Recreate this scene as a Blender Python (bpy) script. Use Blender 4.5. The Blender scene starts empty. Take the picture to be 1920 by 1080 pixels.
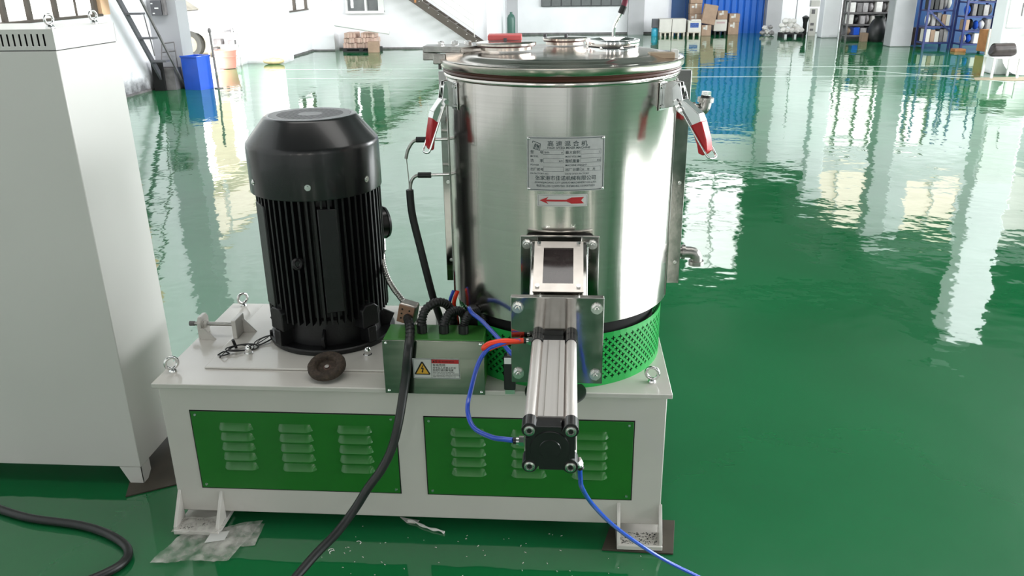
import bpy, bmesh, math, random
from mathutils import Vector, Matrix, Euler
random.seed(7)
S = bpy.context.scene
COL = S.collection
PI = math.pi

# ------------------------------------------------------------------ camera
cam_d = bpy.data.cameras.new('camera')
cam = bpy.data.objects.new('camera', cam_d)
COL.objects.link(cam)
S.camera = cam
cam_d.sensor_width = 36.0
cam_d.lens = 36.0 * 1543.1 / 1920.0
cam_d.clip_start = 0.05
cam_d.clip_end = 200
PITCH, YAW, ROLL = 0.3659, -0.0730, -0.0137
cp, sp, cy_, sy_ = math.cos(PITCH), math.sin(PITCH), math.cos(YAW), math.sin(YAW)
fwd = Vector((sy_*cp, cy_*cp, -sp)); rgt = Vector((cy_, -sy_, 0)); upv = rgt.cross(fwd)
r_ = math.cos(ROLL)*rgt + math.sin(ROLL)*upv
u_ = -math.sin(ROLL)*rgt + math.cos(ROLL)*upv
mw = Matrix((r_, u_, -fwd)).transposed().to_4x4()
mw.translation = Vector((1.1256, -1.9179, 1.4937))
cam.matrix_world = mw

# ------------------------------------------------------------------ world, exposure, large lights
S.view_settings.view_transform = 'Standard'
S.view_settings.look = 'None'
S.view_settings.gamma = 1
S.view_settings.use_curve_mapping = False
S.view_settings.exposure = -0.2
W = bpy.data.worlds.new('world'); S.world = W; W.use_nodes = True
bgn = W.node_tree.nodes['Background']
bgn.inputs[0].default_value = (0.93, 0.97, 1.0, 1); bgn.inputs[1].default_value = 4.5

def area(name, loc, rot, sx, sy, power, col=(1, 1, 1)):
    l = bpy.data.lights.new(name, 'AREA'); l.shape = 'RECTANGLE'; l.size = sx; l.size_y = sy
    l.energy = power; l.color = col
    o = bpy.data.objects.new(name, l); COL.objects.link(o); o.location = loc; o.rotation_euler = rot
    return o
# daylight of the window band along the right-hand side and of the gate on the left; unseen fills added at roof and back
area('window_daylight_right', (13.6, 6.4, 3.4), (0, PI/2, 0), 3.4, 22, 4500, (.96, .98, 1))
area('roof_light_near', (2.0, 0.6, 6.9), (0, 0, 0), 9, 2.6, 260, (1, .98, .95))  # unseen overhead fill, added to light the top plates
for bx, bw, be in ((-3.6, 1.2, 110), (-.6, 1.0, 60), (2.2, .8, 60), (6.2, 1.6, 110)):
    area('window_daylight_back', (bx, -8.8, 2.6), (PI/2, 0, 0), bw, 2.6, be*.6, (1, .94, .88))  # unseen fills added behind the camera for bright bands on the tank steel
area('roof_monitor_daylight', (4.2, 6.6, 6.3), (math.radians(66), 0, 0), 16, 1.0, 1300, (.95, .97, 1))  # unseen one-sided fill under the roof, added to brighten the far walls
area('gate_daylight', (-5.3, 11.4, 1.0), (0, -PI/2, 0), 1.6, 2.2, 160, (1, 1, 1))

# ------------------------------------------------------------------ materials
def nd(nt, t, x=0, y=0, **k):
    n = nt.nodes.new(t)
    for a, b in k.items(): setattr(n, a, b)
    return n
def mat(name, col, rough=.5, metal=0., var=.06, scale=8., bump=0., bscale=60., coat=0., stretch=None, emit=None, es=1., alpha=1., trans=0., ior=1.5, rvar=.0):
    m = bpy.data.materials.new(name); m.use_nodes = True
    nt = m.node_tree; b = nt.nodes['Principled BSDF']
    b.inputs['Roughness'].default_value = rough; b.inputs['Metallic'].default_value = metal
    b.inputs['IOR'].default_value = ior
    b.inputs['Coat Weight'].default_value = coat; b.inputs['Coat Roughness'].default_value = .06
    b.inputs['Alpha'].default_value = alpha; b.inputs['Transmission Weight'].default_value = trans
    tc = nd(nt, 'ShaderNodeTexCoord'); mp = nd(nt, 'ShaderNodeMapping')
    nt.links.new(tc.outputs['Object'], mp.inputs[0])
    if stretch: mp.inputs['Scale'].default_value = stretch
    nz = nd(nt, 'ShaderNodeTexNoise'); nz.inputs['Scale'].default_value = scale; nz.inputs['Detail'].default_value = 5
    nt.links.new(mp.outputs[0], nz.inputs['Vector'])
    rp = nd(nt, 'ShaderNodeMapRange'); rp.inputs[1].default_value = .3; rp.inputs[2].default_value = .7
    rp.inputs[3].default_value = 1-var; rp.inputs[4].default_value = 1+var
    nt.links.new(nz.outputs['Fac'], rp.inputs[0])
    mx = nd(nt, 'ShaderNodeMix', data_type='RGBA', blend_type='MULTIPLY'); mx.inputs[0].default_value = 1
    mx.inputs[6].default_value = (*col, 1); nt.links.new(rp.outputs[0], mx.inputs[7])
    nt.links.new(mx.outputs[2], b.inputs['Base Color'])
    if rvar:
        rr = nd(nt, 'ShaderNodeMapRange'); rr.inputs[1].default_value = .3; rr.inputs[2].default_value = .7
        rr.inputs[3].default_value = max(.02, rough-rvar); rr.inputs[4].default_value = rough+rvar
        nt.links.new(nz.outputs['Fac'], rr.inputs[0]); nt.links.new(rr.outputs[0], b.inputs['Roughness'])
    if bump:
        n2 = nd(nt, 'ShaderNodeTexNoise'); n2.inputs['Scale'].default_value = bscale; n2.inputs['Detail'].default_value = 3
        nt.links.new(mp.outputs[0], n2.inputs['Vector'])
        bp = nd(nt, 'ShaderNodeBump'); bp.inputs['Strength'].default_value = bump; bp.inputs['Distance'].default_value = .002
        nt.links.new(n2.outputs['Fac'], bp.inputs['Height']); nt.links.new(bp.outputs[0], b.inputs['Normal'])
    if emit:
        b.inputs['Emission Color'].default_value = (*emit, 1); b.inputs['Emission Strength'].default_value = es
    return m

def floor_mat():
    m = bpy.data.materials.new('green_epoxy'); m.use_nodes = True; nt = m.node_tree; b = nt.nodes['Principled BSDF']
    tc = nd(nt, 'ShaderNodeTexCoord')
    n1 = nd(nt, 'ShaderNodeTexNoise'); n1.inputs['Scale'].default_value = .9; n1.inputs['Detail'].default_value = 6
    nt.links.new(tc.outputs['Object'], n1.inputs['Vector'])
    cr = nd(nt, 'ShaderNodeValToRGB'); cr.color_ramp.elements[0].position = .3; cr.color_ramp.elements[1].position = .7
    cr.color_ramp.elements[0].color = (.006, .118, .035, 1); cr.color_ramp.elements[1].color = (.008, .160, .050, 1)
    nt.links.new(n1.outputs['Fac'], cr.inputs[0])
    # small scuffs and scratches
    n3 = nd(nt, 'ShaderNodeTexNoise'); n3.inputs['Scale'].default_value = 14; n3.inputs['Detail'].default_value = 8; n3.inputs['Roughness'].default_value = .7
    nt.links.new(tc.outputs['Object'], n3.inputs['Vector'])
    mr = nd(nt, 'ShaderNodeMapRange'); mr.inputs[1].default_value = .62; mr.inputs[2].default_value = .8; mr.inputs[3].default_value = 0; mr.inputs[4].default_value = .35
    nt.links.new(n3.outputs['Fac'], mr.inputs[0])
    mx = nd(nt, 'ShaderNodeMix', data_type='RGBA'); nt.links.new(mr.outputs[0], mx.inputs[0]); nt.links.new(cr.outputs[0], mx.inputs[6])
    mx.inputs[7].default_value = (.02, .09, .05, 1); nt.links.new(mx.outputs[2], b.inputs['Base Color'])
    b.inputs['Roughness'].default_value = .035; b.inputs['IOR'].default_value = 2.0
    # gentle self-levelling waves
    n2 = nd(nt, 'ShaderNodeTexNoise'); n2.inputs['Scale'].default_value = 2.6; n2.inputs['Detail'].default_value = 3; n2.inputs['Roughness'].default_value = .45
    nt.links.new(tc.outputs['Object'], n2.inputs['Vector'])
    n4 = nd(nt, 'ShaderNodeTexNoise'); n4.inputs['Scale'].default_value = 11; n4.inputs['Detail'].default_value = 2
    nt.links.new(tc.outputs['Object'], n4.inputs['Vector'])
    ad = nd(nt, 'ShaderNodeMath', operation='MULTIPLY_ADD'); ad.inputs[1].default_value = .13
    nt.links.new(n4.outputs['Fac'], ad.inputs[0]); nt.links.new(n2.outputs['Fac'], ad.inputs[2])
    bp = nd(nt, 'ShaderNodeBump'); bp.inputs['Strength'].default_value = 1; bp.inputs['Distance'].default_value = .0054
    nt.links.new(ad.outputs[0], bp.inputs['Height']); nt.links.new(bp.outputs[0], b.inputs['Normal'])
    return m

def brushed(name, col=(.60, .585, .56), rough=.24, aniso=.75, dent=.0, rot=0.):
    m = bpy.data.materials.new(name); m.use_nodes = True; nt = m.node_tree; b = nt.nodes['Principled BSDF']
    b.inputs['Metallic'].default_value = 1; b.inputs['Roughness'].default_value = rough
    b.inputs['Anisotropic'].default_value = aniso; b.inputs['Anisotropic Rotation'].default_value = rot
    tg = nd(nt, 'ShaderNodeTangent'); tg.direction_type = 'RADIAL'; tg.axis = 'Z'
    nt.links.new(tg.outputs[0], b.inputs['Tangent'])
    tc = nd(nt, 'ShaderNodeTexCoord'); mp = nd(nt, 'ShaderNodeMapping'); mp.inputs['Scale'].default_value = (3, 3, 260)
    nt.links.new(tc.outputs['Object'], mp.inputs[0])
    nz = nd(nt, 'ShaderNodeTexNoise'); nz.inputs['Scale'].default_value = 1; nz.inputs['Detail'].default_value = 4
    nt.links.new(mp.outputs[0], nz.inputs['Vector'])
    rp = nd(nt, 'ShaderNodeMapRange'); rp.inputs[3].default_value = .88; rp.inputs[4].default_value = 1.12
    nt.links.new(nz.outputs['Fac'], rp.inputs[0])
    mx = nd(nt, 'ShaderNodeMix', data_type='RGBA', blend_type='MULTIPLY'); mx.inputs[0].default_value = 1
    mx.inputs[6].default_value = (*col, 1); nt.links.new(rp.outputs[0], mx.inputs[7]); nt.links.new(mx.outputs[2], b.inputs['Base Color'])
    if dent:
        m3 = nd(nt, 'ShaderNodeMapping'); m3.inputs['Scale'].default_value = (6, 6, 1.2)
        nt.links.new(tc.outputs['Object'], m3.inputs[0])
        n2 = nd(nt, 'ShaderNodeTexNoise'); n2.inputs['Scale'].default_value = 1.6; n2.inputs['Detail'].default_value = 1.5
        nt.links.new(m3.outputs[0], n2.inputs['Vector'])
        bp = nd(nt, 'ShaderNodeBump'); bp.inputs['Strength'].default_value = 1; bp.inputs['Distance'].default_value = dent
        m4 = nd(nt, 'ShaderNodeMapping'); m4.inputs['Scale'].default_value = (34, 34, .5)
        nt.links.new(tc.outputs['Object'], m4.inputs[0])
        n3 = nd(nt, 'ShaderNodeTexNoise'); n3.inputs['Scale'].default_value = 1; n3.inputs['Detail'].default_value = 3
        nt.links.new(m4.outputs[0], n3.inputs['Vector'])
        ad = nd(nt, 'ShaderNodeMath', operation='MULTIPLY_ADD'); ad.inputs[1].default_value = .12
        nt.links.new(n3.outputs['Fac'], ad.inputs[0]); nt.links.new(n2.outputs['Fac'], ad.inputs[2])
        nt.links.new(ad.outputs[0], bp.inputs['Height']); nt.links.new(bp.outputs[0], b.inputs['Normal'])
    return m

M = {}
M['floor'] = floor_mat()
M['wall'] = mat('white_wall_paint', (.87, .87, .885), .6, var=.05, scale=1.2)
def grimy(name, col, amount, height):
    m = mat(name, col, .6, var=.07, scale=1.3); nt = m.node_tree; b = nt.nodes['Principled BSDF']
    src = b.inputs['Base Color'].links[0].from_socket
    tc = nd(nt, 'ShaderNodeTexCoord'); sp = nd(nt, 'ShaderNodeSeparateXYZ'); nt.links.new(tc.outputs['Object'], sp.inputs[0])
    hz = nd(nt, 'ShaderNodeMapRange'); hz.inputs[1].default_value = height; hz.inputs[2].default_value = 0; hz.inputs[3].default_value = -.25; hz.inputs[4].default_value = .35
    nt.links.new(sp.outputs[2], hz.inputs[0])
    nz = nd(nt, 'ShaderNodeTexNoise'); nz.inputs['Scale'].default_value = 3.2; nz.inputs['Detail'].default_value = 8; nz.inputs['Roughness'].default_value = .65
    nt.links.new(tc.outputs['Object'], nz.inputs['Vector'])
    ad = nd(nt, 'ShaderNodeMath', operation='ADD'); nt.links.new(nz.outputs['Fac'], ad.inputs[0]); nt.links.new(hz.outputs[0], ad.inputs[1])
    mr = nd(nt, 'ShaderNodeMapRange'); mr.inputs[1].default_value = .5; mr.inputs[2].default_value = .85; mr.inputs[3].default_value = 0; mr.inputs[4].default_value = amount
    nt.links.new(ad.outputs[0], mr.inputs[0])
    mx = nd(nt, 'ShaderNodeMix', data_type='RGBA'); nt.links.new(mr.outputs[0], mx.inputs[0]); nt.links.new(src, mx.inputs[6]); mx.inputs[7].default_value = (.05, .048, .05, 1)
    nt.links.new(mx.outputs[2], b.inputs['Base Color']); return m
M['wall'] = grimy('white_wall_paint', (.87, .87, .885), .30, .10)
M['pillar'] = grimy('grimy_pillar_paint', (.40, .40, .42), .95, .55)
M['wall_soot'] = grimy('sooty_wall_paint', (.84, .84, .86), .9, .42)
M['wall_grey'] = mat('grey_wall_paint', (.42, .42, .43), .6, var=.12, scale=1.5)
M['wall_cream'] = mat('cream_wall', (.80, .70, .52), .6, var=.08, scale=1.)
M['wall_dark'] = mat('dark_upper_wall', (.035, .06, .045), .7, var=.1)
M['ceiling'] = mat('dark_roof_sheet', (.06, .075, .07), .6, var=.1)
M['paint'] = mat('cream_white_enamel', (.60, .575, .535), .22, var=.03, scale=5, coat=.25)
M['paint_cab'] = mat('cabinet_enamel', (.66, .65, .62), .32, var=.015, scale=3, bump=.05, bscale=300)
M['green'] = mat('green_enamel', (.016, .165, .018), .25, var=.05, coat=.2)
M['green_guard'] = mat('guard_green_enamel', (.022, .38, .075), .3, var=.04)
M['green_box'] = mat('box_green_enamel', (.045, .19, .035), .3, var=.08)
M['black'] = mat('black_enamel', (.012, .012, .013), .27, var=.1, scale=20, coat=.15)
M['black_matt'] = mat('black_matt_casting', (.006, .006, .007), .42, var=.15, scale=30, bump=.3, bscale=150)
M['rubber'] = mat('black_rubber', (.010, .011, .011), .42, var=.1)
M['void'] = mat('dark_interior', (.006, .006, .006), .8)
M['steel'] = brushed('brushed_tank_steel', (.63, .595, .56), .16, .6, dent=.0045)
M['lid_steel'] = mat('lid_steel', (.62, .56, .505), .20, 1, var=.12, scale=7, bump=.12, bscale=25, rvar=.06)
M['plate_steel'] = mat('plate_steel', (.37, .365, .345), .09, 1, var=.15, scale=22, bump=.03, bscale=60, rvar=.04)
M['box_steel'] = mat('box_steel', (.27, .28, .25), .13, 1, var=.05, scale=2, stretch=(1, 1, 40), rvar=.03)
M['frame_steel'] = mat('blasted_steel', (.60, .56, .52), .40, 1, var=.08, scale=30)
M['zinc'] = mat('bright_zinc', (.75, .75, .74), .18, 1, var=.08, scale=40)
M['chrome'] = mat('chrome', (.85, .85, .84), .07, 1, var=.04)
M['cast'] = mat('cast_fitting', (.40, .39, .37), .35, 1, var=.15, scale=50, bump=.3, bscale=200)
M['alu'] = mat('anodised_aluminium', (.74, .70, .67), .36, .5, var=.03, scale=3, stretch=(120, 1, 120))
M['gasket'] = mat('brown_silicone', (.085, .028, .018), .35, var=.1)
M['red'] = mat('red_grip', (.50, .012, .018), .35, var=.06)
M['red_tube'] = mat('red_tube', (.85, .055, .02), .25, var=.05)
M['blue_tube'] = mat('blue_tube', (.02, .075, .52), .22, var=.05, coat=.3)
M['maroon'] = mat('maroon_grip', (.20, .02, .05), .4)
M['pink'] = mat('pinkish_red_plastic', (.72, .13, .13), .4)
M['glass_dark'] = mat('smoked_sight_glass', (.030, .022, .022), .08, 0, var=.5, scale=18, coat=.5)
M['grille'] = mat('grille_grey', (.20, .20, .205), .4, .2)
M['ink'] = mat('grey_ink', (.045, .07, .075), .6)
M['ink_black'] = mat('black_ink', (.01, .01, .01), .6)
M['etched'] = mat('etched_aluminium', (.50, .50, .50), .42, .25, var=.06, scale=60)
M['label_white'] = mat('label_white', (.62, .62, .60), .45)
M['yellow'] = mat('warning_yellow', (.72, .40, .04), .45)
M['label_red'] = mat('label_red', (.48, .02, .025), .45)
M['brown_plug'] = mat('brown_plug_plastic', (.26, .14, .09), .4, var=.15, scale=60)
M['wheel'] = mat('abrasive_brown', (.045, .030, .020), .8, var=.5, scale=120, bump=1, bscale=400)
M['bluebin'] = mat('blue_plastic', (.018, .10, .60), .35)
M['bluewall'] = mat('blue_sheet', (.012, .115, .50), .35, var=.06, scale=2)
M['bluewall_dark'] = mat('dark_blue_sheet', (.010, .055, .17), .4)
M['bluerack'] = mat('blue_rack_steel', (.02, .035, .15), .4)
M['carton'] = mat('brown_cardboard', (.34, .235, .165), .75, var=.12, scale=9)
M['carton_pale'] = mat('pale_cardboard', (.60, .58, .53), .7, var=.06, scale=6)
M['wood'] = mat('orange_wood', (.40, .17, .06), .5, var=.2, scale=9)
M['pallet'] = mat('dark_pallet', (.025, .025, .025), .7)
M['pallet_wood'] = mat('pale_pallet_wood', (.50, .46, .38), .7, var=.15)
M['foam'] = mat('white_foam', (.78, .76, .72), .7, var=.1, scale=14)
M['grey_wrap'] = mat('grey_wrap', (.36, .34, .34), .5, var=.35, scale=12)
M['brick'] = mat('pinkish_tile', (.56, .40, .33), .7, var=.15)
M['stair_steel'] = mat('brown_stair_steel', (.075, .062, .05), .5, var=.1)
M['white_plastic'] = mat('white_plastic', (.80, .80, .78), .4)
M['cyan'] = mat('cyan_bottle', (.03, .35, .50), .25)
M['car'] = mat('white_car_paint', (.85, .85, .85), .15, coat=.6)
M['tyre'] = mat('grey_tyre', (.12, .12, .11), .7)
M['pane'] = mat('daylit_pane', (.8, .8, .78), .3, emit=(1, .97, .90), es=1.3)
M['pane_warm'] = mat('warm_daylit_pane', (.8, .7, .6), .3, emit=(1, .86, .72), es=1.5)
M['pane_bright'] = mat('bright_daylit_pane', (.8, .8, .8), .3, emit=(1, 1, 1), es=2.6)
M['pane_grey'] = mat('grey_pane', (.16, .17, .17), .12, var=.3, scale=3)
M['peach'] = mat('peach_paint', (.80, .52, .32), .6)
M['grey_metal'] = mat('grey_box_metal', (.10, .10, .11), .5)
M['oldgrey'] = mat('old_grey_steel', (.16, .15, .15), .6, var=.3, scale=10)
M['leather'] = mat('dark_brown_vinyl', (.035, .025, .022), .4, var=.3, scale=20)
M['board'] = mat('brown_board', (.055, .045, .032), .6, var=.2, scale=12)
M['cardsheet'] = mat('flat_cardboard', (.30, .25, .17), .8)
M['line'] = mat('white_floor_paint', (.62, .70, .66), .2)
M['dirt'] = mat('metal_dust', (.03, .03, .03), .8)
M['ground'] = mat('pale_concrete', (.62, .58, .50), .7, var=.08, scale=2)
M['tan'] = mat('tan_tape', (.38, .29, .20), .45, var=.1, scale=20)
M['teal'] = mat('faded_teal_enamel', (.05, .13, .10), .4)

def film():
    m = bpy.data.materials.new('clear_film'); m.use_nodes = True; nt = m.node_tree
    out = nt.nodes['Material Output']; b = nt.nodes['Principled BSDF']
    b.inputs['Base Color'].default_value = (.62, .60, .56, 1); b.inputs['Roughness'].default_value = .12
    tr = nd(nt, 'ShaderNodeBsdfTransparent'); ms = nd(nt, 'ShaderNodeMixShader')
    tc = nd(nt, 'ShaderNodeTexCoord'); nz = nd(nt, 'ShaderNodeTexNoise'); nz.inputs['Scale'].default_value = 26; nz.inputs['Detail'].default_value = 6
    nt.links.new(tc.outputs['Object'], nz.inputs['Vector'])
    mr = nd(nt, 'ShaderNodeMapRange'); mr.inputs[1].default_value = .35; mr.inputs[2].default_value = .7; mr.inputs[3].default_value = .12; mr.inputs[4].default_value = .75
    nt.links.new(nz.outputs['Fac'], mr.inputs[0]); nt.links.new(mr.outputs[0], ms.inputs[0])
    bp = nd(nt, 'ShaderNodeBump'); bp.inputs['Strength'].default_value = .9; bp.inputs['Distance'].default_value = .004
    nt.links.new(nz.outputs['Fac'], bp.inputs['Height']); nt.links.new(bp.outputs[0], b.inputs['Normal'])
    nt.links.new(tr.outputs[0], ms.inputs[1]); nt.links.new(b.outputs[0], ms.inputs[2]); nt.links.new(ms.outputs[0], out.inputs[0])
    return m
M['film'] = film()

# ------------------------------------------------------------------ mesh helpers
WO = {}     # world origin of every object that can be a parent
class MB:
    def __init__(s): s.v = []; s.f = []
    def add(s, vs, fs):
        o = len(s.v); s.v += [Vector(v) for v in vs]; s.f += [[i+o for i in f] for f in fs]; return s
    def box(s, x0, x1, y0, y1, z0, z1, m=None):
        vs = [Vector((x, y, z)) for x in (x0, x1) for y in (y0, y1) for z in (z0, z1)]
        if m is not None: vs = [m @ v for v in vs]
        return s.add(vs, [[0, 1, 3, 2], [4, 6, 7, 5], [0, 4, 5, 1], [2, 3, 7, 6], [0, 2, 6, 4], [1, 5, 7, 3]])
    def bar(s, a, b, w, h, up=(0, 0, 1)):
        a = Vector(a); b = Vector(b); d = (b-a).normalized(); u = Vector(up); x = d.cross(u)
        if x.length < 1e-4: x = d.cross(Vector((1, 0, 0)))
        x.normalize(); u = x.cross(d)
        vs = [p + x*sx*w/2 + u*sz*h/2 for p in (a, b) for sx, sz in ((-1, -1), (1, -1), (1, 1), (-1, 1))]
        return s.add(vs, [[3, 2, 1, 0], [4, 5, 6, 7], [0, 1, 5, 4], [1, 2, 6, 5], [2, 3, 7, 6], [3, 0, 4, 7]])
    def cyl(s, a, b, r0, r1=None, n=20, caps=True):
        r1 = r0 if r1 is None else r1
        a = Vector(a); b = Vector(b); d = (b-a).normalized()
        x = d.orthogonal().normalized(); y = d.cross(x)
        vs = []
        for p, r in ((a, r0), (b, r1)):
            for i in range(n):
                t = 2*PI*i/n; vs.append(p + (x*math.cos(t)+y*math.sin(t))*r)
        fs = [[i, (i+1) % n, n+(i+1) % n, n+i] for i in range(n)]
        if caps: fs += [list(range(n))[::-1], list(range(n, 2*n))]
        return s.add(vs, fs)
    def lathe(s, prof, c, n=64, axis=None, a0=0, a1=2*PI, closed_prof=False):
        """prof: (radius, height) list"""
        c = Vector(c); ax = Vector(axis or (0, 0, 1)).normalized()
        x = Vector((1, 0, 0)) if abs(ax.z) > .9 else ax.orthogonal().normalized(); y = ax.cross(x)
        full = abs(a1-a0-2*PI) < 1e-6; k = n if full else n+1; vs = []
        for r, h in prof:
            for i in range(k):
                t = a0+(a1-a0)*i/n; vs.append(c + ax*h + (x*math.cos(t)+y*math.sin(t))*r)
        fs = []; m = len(prof)
        for j in range(m if closed_prof else m-1):
            j2 = (j+1) % m
            for i in range(n):
                i2 = (i+1) % k
                fs.append([j*k+i, j*k+i2, j2*k+i2, j2*k+i])
        return s.add(vs, fs)
    def tube(s, pts, r, n=10, rad=None, caps=True, spline=True, sub=8, closed=False):
        P = smooth_path(pts, sub) if spline else [Vector(p) for p in pts]
        T = []
        for i in range(len(P)):
            a = P[max(i-1, 0)]; b = P[min(i+1, len(P)-1)]
            if closed: a = P[i-1]; b = P[(i+1) % len(P)]
            T.append((b-a).normalized())
        x = T[0].orthogonal().normalized(); vs = []
        for i, p in enumerate(P):
            x = (x - T[i]*x.dot(T[i])).normalized(); y = T[i].cross(x)
            rr = rad(i/(len(P)-1)) if rad else r
            for k in range(n):
                t = 2*PI*k/n; vs.append(p+(x*math.cos(t)+y*math.sin(t))*rr)
        L = len(P); fs = []
        for i in range(L if closed else L-1):
            i2 = (i+1) % L
            for k in range(n): fs.append([i*n+k, i*n+(k+1) % n, i2*n+(k+1) % n, i2*n+k])
        if caps and not closed: fs += [list(range(n))[::-1], list(range((L-1)*n, L*n))]
        return s.add(vs, fs)
    def prism(s, poly, f, d0, d1):
        """poly of 2D points, f(u, v, d) -> world"""
        n = len(poly)
        vs = [f(u, v, d0) for u, v in poly] + [f(u, v, d1) for u, v in poly]
        return s.add(vs, [list(range(n))[::-1], list(range(n, 2*n))] + [[i, (i+1) % n, n+(i+1) % n, n+i] for i in range(n)])
    def ball(s, c, r, n=12, m=8, sc=(1, 1, 1), jit=0, rot=None):
        c = Vector(c); vs = []; R = rot or Matrix.Identity(3)
        for j in range(m+1):
            ph = PI*j/m
            for i in range(n):
                t = 2*PI*i/n; k = 1+random.uniform(-jit, jit)
                vs.append(c + R @ Vector((math.sin(ph)*math.cos(t)*sc[0], math.sin(ph)*math.sin(t)*sc[1], math.cos(ph)*sc[2]))*r*k)
        fs = [[j*n+i, j*n+(i+1) % n, (j+1)*n+(i+1) % n, (j+1)*n+i] for j in range(m) for i in range(n)]
        return s.add(vs, fs)
    def build(s, name, m, parent=None, bevel=0, smooth=35, seg=2):
        xs = [v.x for v in s.v]; ys = [v.y for v in s.v]; zs = [v.z for v in s.v]
        org = Vector(((min(xs)+max(xs))/2, (min(ys)+max(ys))/2, min(zs)))
        me = bpy.data.meshes.new(name)
        me.from_pydata([v-org for v in s.v], [], s.f)
        bm = bmesh.new(); bm.from_mesh(me)
        bmesh.ops.remove_doubles(bm, verts=bm.verts, dist=1e-6)
        bmesh.ops.recalc_face_normals(bm, faces=bm.faces); bm.to_mesh(me); bm.free()
        me.materials.append(M[m] if isinstance(m, str) else m)
        if smooth:
            for p in me.polygons: p.use_smooth = True
            me.set_sharp_from_angle(angle=math.radians(smooth))
        o = bpy.data.objects.new(name, me); COL.objects.link(o)
        if bevel:
            b = o.modifiers.new('bevel', 'BEVEL'); b.width = bevel; b.segments = seg; b.limit_method = 'ANGLE'; b.angle_limit = math.radians(40)
        put(o, org, parent); return o
def put(o, world, parent=None):
    if parent is not None:
        o.parent = parent; o.location = Vector(world)-WO[parent.name]
    else: o.location = world
    WO[o.name] = Vector(world)
def smooth_path(pts, sub=8):
    P = [Vector(p) for p in pts]; out = []
    for i in range(len(P)-1):
        p0 = P[max(i-1, 0)]; p1 = P[i]; p2 = P[i+1]; p3 = P[min(i+2, len(P)-1)]
        for k in range(sub):
            t = k/sub
            out.append(.5*((2*p1)+(p2-p0)*t+(2*p0-5*p1+4*p2-p3)*t*t+(3*p1-p0-3*p2+p3)*t**3))
    out.append(P[-1]); return out
def tag(o, label=None, cat=None, group=None, kind=None):
    if label: o['label'] = label
    if cat: o['category'] = cat
    if group: o['group'] = group
    if kind: o['kind'] = kind
    return o
def thing(name, loc, label, cat, group=None):
    o = bpy.data.objects.new(name, None); o.empty_display_size = .05; COL.objects.link(o)
    o.location = loc; WO[o.name] = Vector(loc); return tag(o, label, cat, group)
def struct(o): o['kind'] = 'structure'; return o
def again(o, parent, world):
    """another object with the same mesh at another world point"""
    c = o.copy(); COL.objects.link(c); put(c, Vector(world), parent); return c
def box(name, m, b, parent=None, bevel=0, rot=None):
    return MB().box(*b, m=rot).build(name, m, parent, bevel)
def rotz(a, c):
    c = Vector(c); return Matrix.Translation(c) @ Matrix.Rotation(a, 4, 'Z') @ Matrix.Translation(-c)
def rotx(a, c):
    c = Vector(c); return Matrix.Translation(c) @ Matrix.Rotation(a, 4, 'X') @ Matrix.Translation(-c)
def roty(a, c):
    c = Vector(c); return Matrix.Translation(c) @ Matrix.Rotation(a, 4, 'Y') @ Matrix.Translation(-c)

FONT = None
def letters(items, f, name, m, parent, lift=0, wt=.008):
    """items: (text, x, y, size, align, stretch); f(u, v) -> world point; one mesh of lettering"""
    mb = MB()
    for t in items:
        txt, x, y, sz, al, st = (list(t)+['LEFT', 1.])[:6] if len(t) < 6 else t
        cu = bpy.data.curves.new('t', 'FONT'); cu.body = txt; cu.size = sz; cu.align_x = al
        cu.resolution_u = 2; cu.offset = sz*wt
        ob = bpy.data.objects.new('t', cu); COL.objects.link(ob)
        bpy.context.view_layer.update()
        me = bpy.data.meshes.new_from_object(ob.evaluated_get(bpy.context.evaluated_depsgraph_get()))
        mb.add([f(x+v.co.x*st, y+v.co.y) for v in me.vertices], [list(p.vertices) for p in me.polygons])
        bpy.data.objects.remove(ob); bpy.data.curves.remove(cu); bpy.data.meshes.remove(me)
    return mb.build(name, m, parent, smooth=0)
def hexbolt(c, axis, r, h, name='hex_bolt', m='zinc', parent=None, shank=0):
    c = Vector(c); a = Vector(axis).normalized(); mb = MB()
    mb.cyl(c, c+a*h*.25, r*1.25, n=18)
    mb.cyl(c+a*h*.25, c+a*h, r, n=6)
    mb.cyl(c+a*h, c+a*(h+shank+.0012), r*.55, r*.5, n=12)
    return mb.build(name, m, parent, smooth=30)
def torus_pts(c, R, ax, n=28):
    c = Vector(c); ax = Vector(ax).normalized(); x = ax.orthogonal().normalized(); y = ax.cross(x)
    return [c+(x*math.cos(2*PI*i/n)+y*math.sin(2*PI*i/n))*R for i in range(n)]

# ================================================================== SETTING
def seg(name, m, *boxes, bevel=0):
    mb = MB()
    for b in boxes: mb.box(*b)
    return struct(mb.build(name, m, bevel=bevel, smooth=0))
fl = MB().add([(-4.8, -9, 0), (14, -9, 0), (14, 20.1, 0), (-4.8, 20.1, 0)], [[0, 1, 2, 3]]).build('floor', 'floor', smooth=0); struct(fl)
yard = MB().add([(-30, 2, -.005), (-4.8, 2, -.005), (-4.8, 30, -.005), (-30, 30, -.005)], [[0, 1, 2, 3]]).build('trim_1', 'ground', smooth=0); struct(yard)
seg('ceiling', 'ceiling', (-5, 14, -9, 20.3, 7.0, 7.15))
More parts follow.
